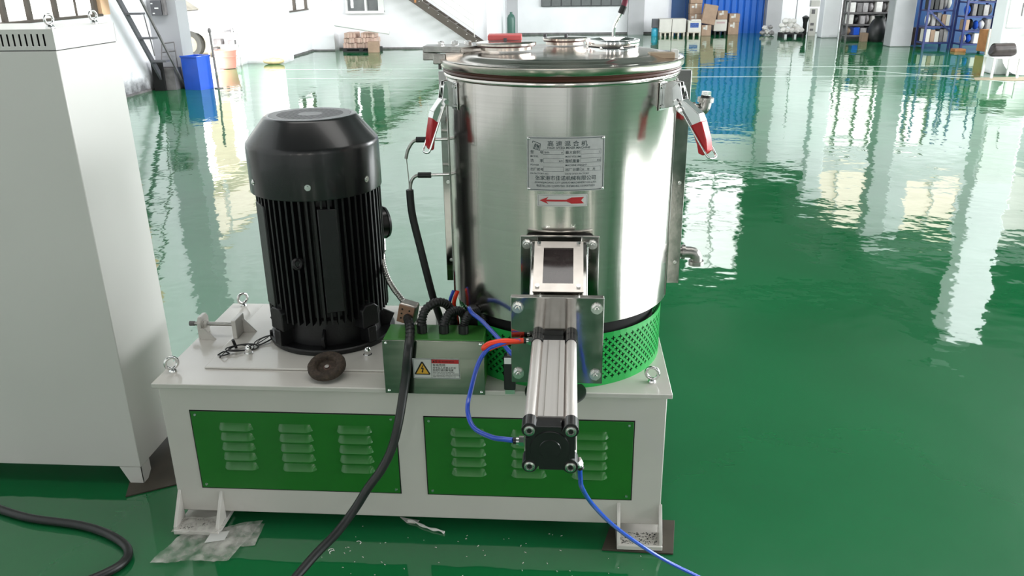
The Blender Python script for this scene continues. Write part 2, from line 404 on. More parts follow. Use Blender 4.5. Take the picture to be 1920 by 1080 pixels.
# left wall with window and gate
seg('wall_left', 'wall', (-5.05, -4.8, -9, 6.2, 0, 7), (-5.05, -4.8, 6.2, 8.85, 0, 1.06), (-5.05, -4.8, 6.2, 8.85, 2.9, 7),
    (-5.05, -4.8, 10.2, 12.9, 2.75, 7), (-5.05, -4.8, 12.9, 14.45, 0, 7),
    (-5.05, -4.8, 14.45, 15.75, 0, .86), (-5.05, -4.8, 14.45, 15.75, 2.3, 7), (-5.05, -4.8, 15.75, 20.1, 0, 7))
seg('wall_left_end', 'wall_soot', (-5.05, -4.8, 8.85, 10.2, 0, 7))
seg('wall_gate', 'wall_cream', (-5.0, -4.82, 10.2, 12.9, 1.75, 2.75))
seg('wall_pillar', 'pillar', (-4.8, -4.385, 9.86, 10.2, 0, 7))
seg('wall_gate_side', 'wall', (-4.8, -4.1, 13.3, 13.85, 0, 7), (-4.8, -4.32, 13.85, 15.8, 0, .84), (-4.8, -4.32, 13.85, 15.8, 2.2, 7),
    (-4.8, -4.32, 13.85, 14.4, .84, 2.2), (-4.8, -4.32, 15.65, 15.8, .84, 2.2), (-4.8, -3.84, 15.8, 16.15, 0, 7))
seg('wall_office', 'wall', (-3.84, -3.63, 16.15, 16.4, 0, 7), (-3.63, -2.81, 16.15, 16.4, 0, .76), (-3.63, -2.81, 16.15, 16.4, 1.9, 7),
    (-2.81, -.64, 16.15, 16.4, 0, 7), (-.64, -.47, 16.05, 16.4, 0, 7), (-.64, -.5, 16.4, 20.1, 0, 7))
seg('wall_far', 'wall', (-.5, 7.3, 20.1, 20.3, 0, 3.5), (7.3, 14, 20.1, 20.3, 0, 3.5))
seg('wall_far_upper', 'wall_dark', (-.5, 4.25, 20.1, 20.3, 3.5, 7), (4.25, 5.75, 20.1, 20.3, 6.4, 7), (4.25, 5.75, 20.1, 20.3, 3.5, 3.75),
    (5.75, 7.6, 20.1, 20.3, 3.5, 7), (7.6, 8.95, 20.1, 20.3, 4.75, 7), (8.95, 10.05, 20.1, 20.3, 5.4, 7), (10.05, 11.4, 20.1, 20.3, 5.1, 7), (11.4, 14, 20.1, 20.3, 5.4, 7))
seg('wall_far_band', 'wall', (8.95, 10.05, 20.1, 20.3, 3.5, 5.4), (10.05, 11.4, 20.1, 20.3, 3.5, 3.8), (11.4, 11.9, 20.1, 20.3, 3.5, 5.4))
seg('wall_right', 'wall', (13.9, 14.1, -9, 20.3, 0, 7))
seg('wall_back', 'wall_grey', (-5, 14, -9.2, -9, 0, 7))
seg('trim_2', 'wall_grey', (2.54, 2.93, 19.85, 20.1, 0, 3.5))
seg('trim_3', 'wall_grey', (5.92, 6.28, 19.8, 20.1, 0, 3.5))
seg('trim_4', 'wall', (6.85, 7.24, 18.25, 18.62, 0, 3.9), bevel=.02)
seg('trim_5', 'wall_grey', (7.517, 7.93, 15.76, 16.15, 0, 4.2), bevel=.02)
seg('trim_6', 'wall', (7.33, 7.9, 10.95, 11.3, 0, 4.25), bevel=.02)
seg('trim_12', 'ceiling', (6.7, 14, 15.85, 16.35, 4.2, 4.6), (6.7, 7.35, 16.35, 20.1, 3.9, 4.6), (7.21, 7.75, 11.0, 15.85, 4.25, 4.6))
seg('trim_7', 'wall', (-4.8, 1.9, -7.2, -6.8, 0, 0.9), (4.4, 4.9, -7, -6.5, 0, 7), (-2.6, -2.1, -6, -5.5, 0, 7))
seg('baseboard_left', 'oldgrey', (-4.8, -4.785, 3, 9.86, 0, .03), (-4.32, -4.305, 13.85, 15.8, 0, .035), (-4.32, -3.84, 15.785, 15.8, 0, .03))
seg('baseboard_office', 'oldgrey', (-3.84, -.64, 16.135, 16.15, 0, .035))
seg('baseboard_far', 'oldgrey', (-.45, 3.6, 20.085, 20.1, 0, .045))
# painted floor lines
seg('trim_8', 'line', (-4.0, 7.2, 12.17, 12.21, .0005, .002))
seg('trim_9', 'line', (-3.6, 7.0, 10.86, 10.90, .0005, .002))
struct(MB().bar((5.35, 12.0, .0012), (8.6, 8.6, .0012), .04, .0015).build('trim_10', 'line', smooth=0))

def window(n, boxes_frame, panes, fm='white_plastic'):
    mb = MB()
    for b in boxes_frame: mb.box(*b)
    o = struct(mb.build('window_%d' % n, fm, smooth=0))
    for p, pm in panes: MB().box(*p).build('pane', pm, o, smooth=0)
    return o
# window in the left wall above the cabinet
ys = [6.2, 6.85, 7.28, 7.78, 8.22, 8.62]
window(1, [(-4.92, -4.84, y-.03, y+.03, 1.06, 2.9) for y in ys[:4]] + [(-4.90, -4.86, 8.21, 8.23, 1.06, 2.9), (-4.92, -4.84, 8.58, 8.66, 1.06, 2.9), (-4.93, -4.78, 6.2, 8.66, 1.045, 1.075)],
       [((-4.89, -4.88, a, b, 1.07, 2.9), 'pane') for a, b in zip(ys[:-1], ys[1:])], 'stair_steel')
seg('trim_11', 'peach', (-4.86, -4.79, 8.66, 8.85, 1.06, 2.9))
# window in the left wall beyond the gate
window(2, [(-4.4, -4.3, 14.4, 14.44, .84, 2.2), (-4.4, -4.3, 14.86, 14.92, .84, 2.2), (-4.4, -4.3, 15.61, 15.65, .84, 2.2), (-4.4, -4.28, 14.4, 15.65, .83, .86)],
       [((-4.37, -4.36, 14.4, 15.65, .85, 2.2), 'pane_bright')], 'stair_steel')
# office window
window(3, [(-3.63, -3.6, 16.1, 16.2, .76, 1.9), (-2.93, -2.81, 16.1, 16.2, .76, 1.9), (-3.22, -3.18, 16.1, 16.2, .76, 1.9), (-3.63, -2.81, 16.08, 16.2, .73, .78)],
       [((-3.6, -3.22, 16.2, 16.21, .77, 1.9), 'pane_grey'), ((-3.18, -2.93, 16.2, 16.21, .77, 1.9), 'pane_grey'), ((-3.53, -3.48, 16.185, 16.195, .84, 1.5), 'pane_bright')])
# grey slatted window at the far wall
g = struct(MB().box(.36, 2.37, 20.04, 20.1, .68, 1.35).build('window_4', 'grey_metal', smooth=0))
s0 = MB().box(.37, .60, 20.01, 20.04, .70, 1.34).build('pane', 'pane_grey', g, smooth=0)
for i in range(1, 8): again(s0, g, (.485+.25*i, 20.025, .70))
# high windows seen in the floor's reflection
window(5, [(4.25, 4.3, 20.05, 20.15, 3.75, 6.4), (4.97, 5.03, 20.05, 20.15, 3.75, 6.4), (5.7, 5.75, 20.05, 20.15, 3.75, 6.4), (4.25, 5.75, 20.05, 20.15, 5.0, 5.06)], [((4.3, 5.7, 20.15, 20.16, 3.75, 6.4), 'pane_bright')])
window(6, [(8.2, 8.24, 20.05, 20.15, 3.5, 4.75)], [((7.6, 8.95, 20.15, 20.16, 3.5, 4.75), 'pane_warm')])
window(7, [(10.7, 10.74, 20.05, 20.15, 3.8, 5.1)], [((10.05, 11.4, 20.15, 20.16, 3.8, 5.1), 'pane_warm')])
window(8, [(12.5, 12.55, 20.05, 20.15, 3.5, 5.4)], [((11.9, 13.9, 20.15, 20.16, 3.5, 5.4), 'pane')])
window(9, [(-4.8, -4.76, 11.5, 11.56, 1.75, 2.7)], [((-4.81, -4.80, 10.3, 12.8, 2.0, 2.65), 'pane_warm')])  # warm glowing panel added over the cream wall above the gate
window(10, [(x, x+.05, 20.03, 20.1, .95, 2.9) for x in (7.55, 7.95, 8.4, 8.8, 9.3, 9.7, 10.2)]+[(7.55, 10.25, 20.03, 20.1, z, z+.05) for z in (.95, 1.9, 2.85)], [((7.55, 10.25, 20.09, 20.1, 1.0, 2.9), 'pane')], 'stair_steel')
# tall white doors in the far wall
d1 = struct(MB().box(6.30, 6.66, 19.96, 20.06, 0, 2.4).build('door_1', 'wall', bevel=.01))
d2 = struct(MB().box(6.68, 7.5, 19.96, 20.06, 0, 2.4).build('door_2', 'wall', bevel=.01))
box('door_handle', 'grey_metal', (6.61, 6.63, 19.93, 19.96, 1.0, 1.2), d1)

# blue corrugated partition
bp_ = struct(MB().box(3.62, 5.9, 20.04, 20.1, 0, 2.55).build('wall_partition', 'bluewall', smooth=0))
sh = MB().prism([(0, 0), (.03, .03), (.13, .03), (.16, 0)], lambda u, v, d: Vector((4.42+u, 20.04-v, d)), 0, 2.55).build('panel', 'bluewall', bp_, smooth=0)
for i in range(1, 9): again(sh, bp_, (4.50+.163*i, 20.025, 0))
box('door_panel', 'bluewall_dark', (3.62, 3.95, 20.0, 20.04, .3, 2.4), bp_)
box('door_panel', 'bluewall_dark', (3.97, 4.36, 20.0, 20.04, .3, 2.4), bp_)

# ================================================================== MACHINE BASE
HB = .466
base = thing('machine_base', (.7, .29, 0), 'cream-white welded steel machine base with green louvred panels, under motor and tank', 'machine base')
MB().box(0, 1.4, 0, .5825, .452, HB).build('top_plate', 'paint', base, bevel=.002)
MB().box(.008, 1.389, .018, .565, .045, .452).build('body', 'paint', base, bevel=.003)
MB().box(.11, .635, .093, .56, HB, HB+.006).build('slide_plate', 'paint', base, bevel=.003)

def louvre_mesh():
    mb = MB(); nx, nz, Wd, Hh, D = 14, 5, .098, .019, .0120
    vs = []
    for j in range(nz):
        s_ = j/(nz-1)
        for i in range(nx+1):
            t = i/nx; e = min(t, 1-t)/.16; e = 1 if e > 1 else math.sin(e*PI/2)**.8
            vs.append(((t-.5)*(Wd-.012*(1-s_)), -D*e*s_**.85, Hh*(1-s_)))
    # underside lip back to the panel
    for i in range(nx+1): vs.append(((i/nx-.5)*(Wd-.006), .0003, .0015))
    fs = []
    for j in range(nz):
        for i in range(nx):
            a = j*(nx+1)+i; fs.append([a, a+1, a+nx+2, a+nx+1])
    return mb.add(vs, fs)
def louvre_panel(x0, x1, z0, z1, cols, label=None):
    p = MB().box(x0, x1, .0158, .0172, z0, z1).build('louvred_panel', 'green', base, bevel=.0006)
    MB().box(x0-.003, x1+.003, .0172, .0179, z0-.003, z1+.003).build('panel_gasket', 'void', p, smooth=0)
    first = None
    for c in cols:
        for k in range(5):
            pt = Vector((c, .0157, .322-.0315*k))
            if first is None:
                mb = louvre_mesh(); mb.v = [v+Vector((c, .0157, pt.z)) for v in mb.v]
                first = mb.build('louvre', 'green', p, smooth=60); o0 = WO[first.name].copy(); z00 = pt.z
            else: again(first, p, (c+(o0.x-cols[0]), o0.y, o0.z+pt.z-z00))
    sc = None
    for x in (x0+.012, x1-.012):
        for z in (z1-.011, z0+.011):
            mb = MB().cyl((x, .0158, z), (x, .0138, z), .0042, .0036, n=14)
            mb.cyl((x, .0140, z), (x, .0134, z), .0018, n=6)
            sc = mb.build('screw', 'zinc', p)
louvre_panel(.088, .661, .127, .375, (.212, .379, .545))
louvre_panel(.741, 1.305, .127, .373, (.858, 1.024, 1.19))
# feet
for sx, xa, xb in ((0, .010, .142), (1, 1.268, 1.392)):
    ft = MB().box(xa, xb, -.045, .07, .006, .020).build('foot', 'paint', base, bevel=.002)
    for x in (xa, xb-.009):
        MB().prism([(.018, .018), (-.040, .018), (-.040, .030), (.018, .115)], lambda u, v, d: Vector((d, u, v)), x, x+.009).build('gusset', 'paint', ft, bevel=.001)
    MB().prism([(x_, y_) for x_, y_ in [(xa+.012, .0), (xa+.03, -.035), (xb-.03, -.038), (xb-.012, -.03), (xb-.012, .015), (xa+.012, .015)]], lambda u, v, d: Vector((u, v, d)), .0202, .0206).build('metal_dust', 'dirt', ft, smooth=0) if 0 else None
    mb = MB()
    for k in range(150):
        a = random.uniform(xa+.012, xb-.012); b = random.uniform(-.036, .014); q = random.uniform(.0006, .0020)
        mb.box(a-q, a+q, b-q*.6, b+q*.6, .0202, .0208)
    o = mb.build('dirt_speck', 'dirt', ft, smooth=0); o['kind'] = 'stuff'
for xa, xb in ((.010, .142), (1.268, 1.392)):
    MB().box(xa, xb, .515, .63, .006, .020).build('foot', 'paint', base, bevel=.002)
# eye bolts
def eyebolt(c, ang, parent, R=.0165, r=.0048, name='eye_bolt', m='zinc'):
    c = Vector(c); d = Vector((math.cos(ang), math.sin(ang), 0))
    mb = MB(); mb.tube(torus_pts(c+Vector((0, 0, R+r+.006)), R, d), r, spline=False, closed=True, n=10)
    mb.lathe([(0, 0), (.011, 0), (.011, .005), (.007, .010), (0, .010)], c, 18)
    return mb.build(name, m, parent, smooth=50)
eyebolt((.028, .073, HB), -.9, base); eyebolt((.045, .56, HB), -.7, base)
eyebolt((1.352, .068, HB), -.55-PI/2+.3, base, R=.0165); eyebolt((1.355, .545, HB), .5, base)
# acorn nuts of the motor fixing
def acorn(x, y, z, parent):
    mb = MB().cyl((x, y, z), (x, y, z+.002), .0125, n=20).cyl((x, y, z+.002), (x, y, z+.013), .0105, n=6)
    mb.lathe([(.0095, .013), (.0093, .017), (.007, .0225), (.003, .025), (0, .0255)], (x, y, z), 18)
    return mb.build('acorn_nut', 'zinc', parent, smooth=40)
ZM = HB+.006
acorn(.203, .188, ZM, base); acorn(.552, .192, ZM, base); acorn(.21, .53, ZM, base); acorn(.59, .51, ZM, base)
# belt tension bracket at the left edge
tb = MB().prism([(-.03, 0), (.03, 0), (.03, .05), (.018, .066), (-.018, .066), (-.03, .05)], lambda u, v, d: Vector((d, .325+u, HB+v)), .006, .018).build('tension_bracket', 'paint', base, bevel=.002)
MB().cyl((-.026, .318, .506), (.13, .318, .506), .0062, n=16).build('threaded_rod', 'cast', tb)
MB().cyl((-.026, .318, .506), (-.010, .318, .506), .0075, n=16).build('rod_end', 'oldgrey', tb)
hexbolt((.018, .318, .506), (1, 0, 0), .012, .012, 'lock_nut', 'paint', tb)
MB().prism([(0, 0), (.045, 0), (.012, .035), (0, .035)], lambda u, v, d: Vector((.018+u, d, HB+v)), .285, .293).build('rib', 'paint', tb)
MB().box(.118, .132, .285, .352, ZM, .530).build('thrust_block', 'paint', base, bevel=.002)
MB().prism([(.132, 0), (.172, 0), (.132, .045)], lambda u, v, d: Vector((u, d, ZM+v)), .335, .343).build('thrust_rib', 'paint', base, bevel=.001)

# ================================================================== MOTOR
MX, MY = .403, .362
mo = thing('electric_motor', (MX, MY, ZM), 'large black upright electric motor with finned body and domed fan cover', 'motor')
MB().lathe([(0, ZM), (.185, ZM), (.187, ZM+.003), (.187, ZM+.013), (.183, ZM+.016), (0, ZM+.016)], (MX+.004, MY, 0), 72).build('mounting_flange', 'black_matt', mo)
MB().lathe([(0, ZM+.016), (.150, ZM+.016), (.150, .565), (.160, .575), (0, .575)], (MX+.002, MY, 0), 64).build('end_shield', 'black_matt', mo)
for k in range(8):
    a = k*PI/4+.12; d = Vector((math.cos(a), math.sin(a), 0)); c = Vector((MX+.004, MY, ZM+.016))
    MB().bar(c+d*.140+Vector((0, 0, .03)), c+d*.178+Vector((0, 0, .012)), .008, .05).build('shield_rib', 'black_matt', mo, bevel=.001)
# finned housing: an extruded gear-like outline
prof = []; nf = 56
for i in range(nf):
    for fr, r in ((0, .150), (.58, .150), (.64, .1765), (.94, .1765)):
        t = 2*PI*(i+fr)/nf; prof.append((MX+math.cos(t)*r, MY+math.sin(t)*r))
MB().prism(prof, lambda u, v, d: Vector((u, v, d)), .560, .9315).build('finned_housing', 'black_matt', mo, smooth=30)
# foot lugs and pads on the housing
for a in (-2.25, -.62, .9, 2.5):
    d = Vector((math.cos(a), math.sin(a), 0)); n_ = Vector((-d.y, d.x, 0)); c = Vector((MX, MY, 0))
    mb = MB()
    mb.prism([(-.030, .535), (.030, .535), (.030, .590), (.016, .602), (-.016, .602), (-.030, .590)], lambda u, v, q: c+n_*u+d*q+Vector((0, 0, v)), .14, .1865)
    mb.build('housing_lug', 'black_matt', mo, bevel=.003)
    MB().bar(c+d*.165+Vector((0, 0, .535)), c+d*.165+Vector((0, 0, ZM+.014)), .05, .03, up=n_).build('lug_foot', 'black_matt', mo, bevel=.003)
    hexbolt(c+d*.168+n_*.002+Vector((0, 0, .602)), (0, 0, 1), .008, .009, 'lug_bolt', 'black_matt', mo)
for a in (-2.45, -1.18):
    d = Vector((math.cos(a), math.sin(a), 0)); c = Vector((MX, MY, 0)); n_ = Vector((-d.y, d.x, 0))
    hw = .030 if a < -2 else .026
    MB().prism([(-hw, .60), (hw, .60), (hw, .90), (-hw, .905)], lambda u, v, q: c+n_*u+d*q+Vector((0, 0, v)), .15, .1785).build('flat_pad', 'black_matt', mo, bevel=.003)
# lifting eye on the front
d = Vector((-.10, -1, 0)).normalized(); c = Vector((MX, MY, .755))+d*.176
MB().cyl(c, c+d*.012, .012, n=18).tube(torus_pts(c+d*.020, .0125, (.7, -.35, .25)), .005, spline=False, closed=True).build('lifting_eye', 'black_matt', mo, smooth=50)
# fan cover
MB().lathe([(.178, .9285), (.1845, .9285), (.1850, .932), (.1850, 1.052), (.1835, 1.062), (.1800, 1.067), (.1300, 1.1275), (.1255, 1.1315), (.1180, 1.1325), (.112, 1.1325), (.112, 1.1285)], (MX-.004, MY, 0), 96).build('fan_cover', 'black', mo, smooth=50)
gr = MB().lathe([(0, 1.1235), (.113, 1.1235)], (MX-.004, MY, 0), 48).build('fan_opening', 'void', mo)
mb = MB(); cc = Vector((MX-.004, MY, 1.1315))
mb.lathe([(.0915, .001), (.113, .001), (.113, -.002), (.0915, -.002)], cc, 64, closed_prof=True)
mb.lathe([(0, .0012), (.034, .0012), (.034, -.001)], cc, 32)
for k in range(-7, 8):
    o = k*.0126; h = math.sqrt(max(0, .094**2-o*o)); dr = Vector((math.cos(.95), math.sin(.95), 0)); nn = Vector((-dr.y, dr.x, 0))
    mb.bar(cc+nn*o-dr*h, cc+nn*o+dr*h, .0062, .0018)
mb.build('fan_grille', 'grille', gr, smooth=30)
for a in (-2.42, -1.40, -.45, .8, 2.2):
    d = Vector((math.cos(a), math.sin(a), 0)); c = Vector((MX-.004, MY, .966))+d*.1845
    MB().cyl(c, c+d*.0016, .0085, n=20).cyl(c+d*.0016, c+d*.0045, .0052, .0045, n=16).build('cover_screw', 'zinc', mo)
# terminal box round the back right
d = Vector((.80, .60, 0)).normalized(); c = Vector((MX, MY, .785))
MB().cyl(c+d*.15, c+d*.192, .048, n=40).cyl(c+d*.192, c+d*.200, .051, .048, n=40).build('terminal_box', 'black', mo, smooth=40)
MB().tube([(.568, .40, .735), (.575, .36, .700), (.592, .32, .672), (.611, .305, .640), (.634, .30, .608), (.660, .295, .575), (.69, .28, .52), (.70, .27, HB+.012)], .0085, n=12, rad=lambda t: .0085+.0007*math.sin(t*260), sub=20).build('steel_conduit', 'cast', mo, smooth=60)
MB().cyl((.566, .41, .750), (.570, .39, .722), .011, n=14).build('conduit_gland', 'zinc', mo)

# ================================================================== MIXING TANK
TX, TY = 1.10, .31
tank = thing('mixing_tank', (TX, TY, HB), 'tall brushed stainless steel mixing drum on a green perforated skirt, right of motor', 'tank')
def on_tank(r, ang, z):   # ang 0 faces the camera side, positive to the right
    return Vector((TX+r*math.sin(ang), TY-r*math.cos(ang), z))
# green guard with cross-shaped holes
GR = .2905; nC = 84; pit = 2*PI/nC; h = GR*pit/2; w_ = h*.16; a_ = h*.57
mb = MB(); vm = {}
def gv(u, v):
    key = (round(u/h*200) % (nC*400), round(v*1e5))
    if key not in vm:
        vm[key] = len(mb.v); mb.v.append(on_tank(GR, u/GR, v))
    return vm[key]
z0 = HB+.012; rows = 5
for k in range(nC):
    for j in range(-0, 2*rows+1):
        off = h if j % 2 else 0
        cu = k*2*h+off; cv = z0+h*(j+1)
        E_, N_, W_, S_ = (cu+h, cv), (cu, cv+h), (cu-h, cv), (cu, cv-h)
        q = [(1, 1, E_, N_), (-1, 1, W_, N_), (-1, -1, W_, S_), (1, -1, E_, S_)]
        for sx, sz, A, B in q:
            mb.f.append([gv(*A), gv(*B), gv(cu+sx*w_, cv+sz*a_), gv(cu+sx*w_, cv+sz*w_), gv(cu+sx*a_, cv+sz*w_)])
        for A, p1, p2 in ((E_, (a_, w_), (a_, -w_)), (N_, (-w_, a_), (w_, a_)), (W_, (-a_, -w_), (-a_, w_)), (S_, (w_, -a_), (-w_, -a_))):
            mb.f.append([gv(*A), gv(cu+p1[0], cv+p1[1]), gv(cu+p2[0], cv+p2[1])])
zt = z0+h*(2*rows+2)
for k in range(nC):   # plain borders with their half diamonds
    a, b, m_ = k*2*h, (k+1)*2*h, (k+.5)*2*h
    mb.f.append([gv(a, z0), gv(b, z0), gv(m_, z0+h)])
    mb.f.append([gv(a-0, zt), gv(m_, zt-h), gv(b, zt)])
    mb.f.append([gv(a, HB), gv(b, HB), gv(b, z0), gv(a, z0)]); mb.f.append([gv(a, zt), gv(b, zt), gv(b, .6165), gv(a, .6165)])
gd = mb.build('perforated_skirt', 'green_guard', tank, smooth=0)
sm = gd.modifiers.new('solid', 'SOLIDIFY'); sm.thickness = .0012; sm.offset = -1
MB().lathe([(0, HB+.002), (.268, HB+.002), (.268, .655), (0, .655)], (TX, TY, 0), 64).build('inner_drum', 'void', tank)
# outer jacket
MB().lathe([(.270, .650), (.300, .650), (.3035, .6525), (.3035, 1.246), (.3065, 1.2475), (.3080, 1.252), (.3065, 1.2565), (.300, 1.2575), (.29, 1.2575)], (TX, TY, 0), 128).build('jacket', 'steel', tank, smooth=50)
# jacket seams on both sides
def seam(sgn, name):
    xa, xb = TX+sgn*.300, TX+sgn*(.341 if sgn > 0 else .327)
    x0, x1 = min(xa, xb), max(xa, xb)
    o = MB().box(x0, x1, .318, .328, .656, 1.250).build(name, 'plate_steel', tank, bevel=.001)
    MB().box(x0, x1, .332, .342, .656, 1.250).build('rear_flange', 'plate_steel', o, bevel=.001)
    for z in (.72, .95, 1.18):
        hexbolt((xb-sgn*.014, .318, z), (0, -1, 0), .004, .004, 'seam_screw', 'zinc', o)
seam(1, 'seam_flange'); seam(-1, 'seam_flange')
for ang in (1.30, -1.30):
    c = on_tank(.3035, ang, 0); MB().box(c.x-.003, c.x+.003, c.y-.003, c.y+.003, .655, 1.24, m=rotz(ang, (c.x, c.y, 0))).build('seam_rib', 'plate_steel', tank, bevel=.001)

# nameplate
def plane_on(r, u0, z0, lift=.0):
    def f(u, v, d=0):
        return on_tank(r+lift+d, (u0+u)/r, z0+v)
    return f
def curved_sheet(mb, f, x0, x1, y0, y1, d0, d1, n=16):
    vs = []
    for i in range(n+1):
        u = x0+(x1-x0)*i/n
        vs += [f(u, y0, d0), f(u, y1, d0), f(u, y1, d1), f(u, y0, d1)]
    fs = [[0, 1, 2, 3], [4*n+3, 4*n+2, 4*n+1, 4*n]]
    for i in range(n):
        for k in range(4): fs.append([4*i+k, 4*i+(k+1) % 4, 4*i+4+(k+1) % 4, 4*i+4+k])
    return mb.add(vs, fs)
f0 = plane_on(.3037, .0165, 1.069)    # centre of the plate
npl = curved_sheet(MB(), f0, -.093, .093, -.065, .065, 0, .0012).build('nameplate', 'etched', tank, smooth=30)
f1 = plane_on(.3037, .0165, 1.069, .0014)
fr = MB()
for x0, x1, y0, y1 in ((-.091, .091, .0615, .0628), (-.091, .091, -.0628, -.0615), (-.0905, -.0893, -.0625, .0625), (.0893, .0905, -.0625, .0625)):
    curved_sheet(fr, f1, x0, x1, y0, y1, 0, .0005, 12)
for x0, x1, y in ((-.0535, -.0055, .0235), (-.0535, -.0055, .0035), (-.0535, -.0055, -.0170), (.0345, .0835, .0235), (.0345, .0835, .0035), (.0345, .0835, -.0170)):
    for yy in (y, y+.0105): curved_sheet(fr, f1, x0, x1, yy, yy+.0005, 0, .0001, 8)
    for xx in (x0, x1): curved_sheet(fr, f1, xx, xx+.0005, y, y+.011, 0, .0001, 1)
fr.build('plate_lines', 'ink', npl, smooth=0)
T = [('高 速 混 合 机', -.044, .0445, .0135, 'LEFT', 1.15), ('HIGH SPEED MIXER MACHINE', -.044, .0370, .0072, 'LEFT', 1.06),
     ('型      号', -.0845, .0255, .0085), ('MODEL', -.0845, .0165, .006), ('SHR-', -.051, .0262, .0062), ('A', -.0115, .0262, .0062),
     ('功      率', -.0845, .0050, .0085), ('POWER', -.0845, -.0040, .006), ('kW', -.0165, .0060, .0060),
     ('出厂编号', -.0845, -.0155, .0080), ('EX-FACTORY NO.', -.0845, -.0245, .0055),
     ('最大容积', -.0015, .0255, .0085), ('MAX VOLUME', -.0015, .0165, .006), ('L', .0785, .0262, .006),
     ('整机重量', -.0015, .0050, .0085), ('MACHINE WEIGHT', -.0015, -.0040, .006), ('KG', .0745, .0060, .006),
     ('出厂日期', -.0015, -.0155, .0085), ('DATE OF EX-FACTORY', -.0015, -.0245, .0055), ('20    年    月', .0365, -.0150, .0065),
     ('张家港市佳诺机械有限公司', 0, -.0375, .0122, 'CENTER', 1.0), ('ZHANGJIAGANG CITY JIANUO MACHINERY CO.,LTD.', 0, -.0460, .0062, 'CENTER', 1.),
     ('电话TEL:(0512)58957581 手机MOBIL:15190172321', 0, -.0545, .0066, 'CENTER', 1.)]
letters(T, lambda u, v: f1(u, v, .0003), 'lettering', 'ink', npl)
lg = MB()   # boxed emblem with three letters
def stroke(mb, f, a, b, w, d0=0, d1=.0003):
    a = Vector(a); b = Vector(b); n = (b-a).normalized(); n = Vector((-n.y, n.x))*w/2
    mb.prism([a-n, b-n, b+n, a+n], lambda u, v, d: f(u, v, d), d0, d1)
for a, b in (((-.078, .0545), (-.060, .0485)), ((-.060, .0485), (-.0625, .0320)), ((-.0625, .0320), (-.0625, .0335)), ((-.078, .0375), (-.0640, .0335)), ((-.0785, .0545), (-.0795, .0500)),
             ((-.0725, .0490), (-.0755, .0390)), ((-.0755, .0390), (-.0775, .0395)), ((-.0715, .0480), (-.0735, .0375)), ((-.0715, .0480), (-.0680, .0465)), ((-.0680, .0465), (-.0700, .0425)), ((-.0700, .0425), (-.0725, .0430)),
             ((-.0665, .0465), (-.0690, .0365)), ((-.0665, .0465), (-.0660, .0400)), ((-.0660, .0400), (-.0635, .0455)), ((-.0635, .0455), (-.0660, .0355))):
    stroke(lg, f1, a, b, .0013)
lg.build('emblem', 'ink', npl, smooth=0)
for u in (-.0885, .0885):
    for v in (-.0605, .0605):
        c = f1(u, v); n = (on_tank(1, (0.0165+u)/.3037, 0)-on_tank(0, 0, 0)).normalized()
        MB().ball(c, .0042, 12, 8, (1, 1, .8)).build('rivet', 'chrome', npl, smooth=60)
# direction arrow sticker
f2 = plane_on(.3037, .009, .981, 0)
ast = curved_sheet(MB(), f2, -.0605, .0605, -.0150, .0150, 0, .0008).build('arrow_sticker', 'label_white', tank, smooth=30)
mb = MB()
for x0, x1, y0, y1 in ((-.058, .058, .0122, .0126), (-.058, .058, -.0126, -.0122), (-.058, -.0576, -.0125, .0125), (.0576, .058, -.0125, .0125)): curved_sheet(mb, f2, x0, x1, y0, y1, .0009, .001, 8)
mb.build('border', 'ink', ast, smooth=0)
mb = MB()
for poly in ([(-.055, 0), (-.0335, .0088), (-.0385, .0024), (-.0385, -.0024), (-.0335, -.0088)], [(.010, -.0022), (.021, -.0072), (.021, .0072), (.010, .0022)], [(.021, -.0075), (.034, -.0077), (.034, .0077), (.021, .0075)], [(.034, -.0077), (.045, -.0078), (.045, .0078), (.034, .0077)], [(.045, -.0078), (.052, -.0078), (.045, 0)], [(.045, 0), (.052, .0078), (.045, .0078)]):
    mb.prism(poly, lambda u, v, d: f2(u, v, d), .0009, .0014)
curved_sheet(mb, f2, -.0390, .0105, -.0022, .0022, .0009, .0014, 10)
mb.build('red_arrow', 'label_red', ast, smooth=0)

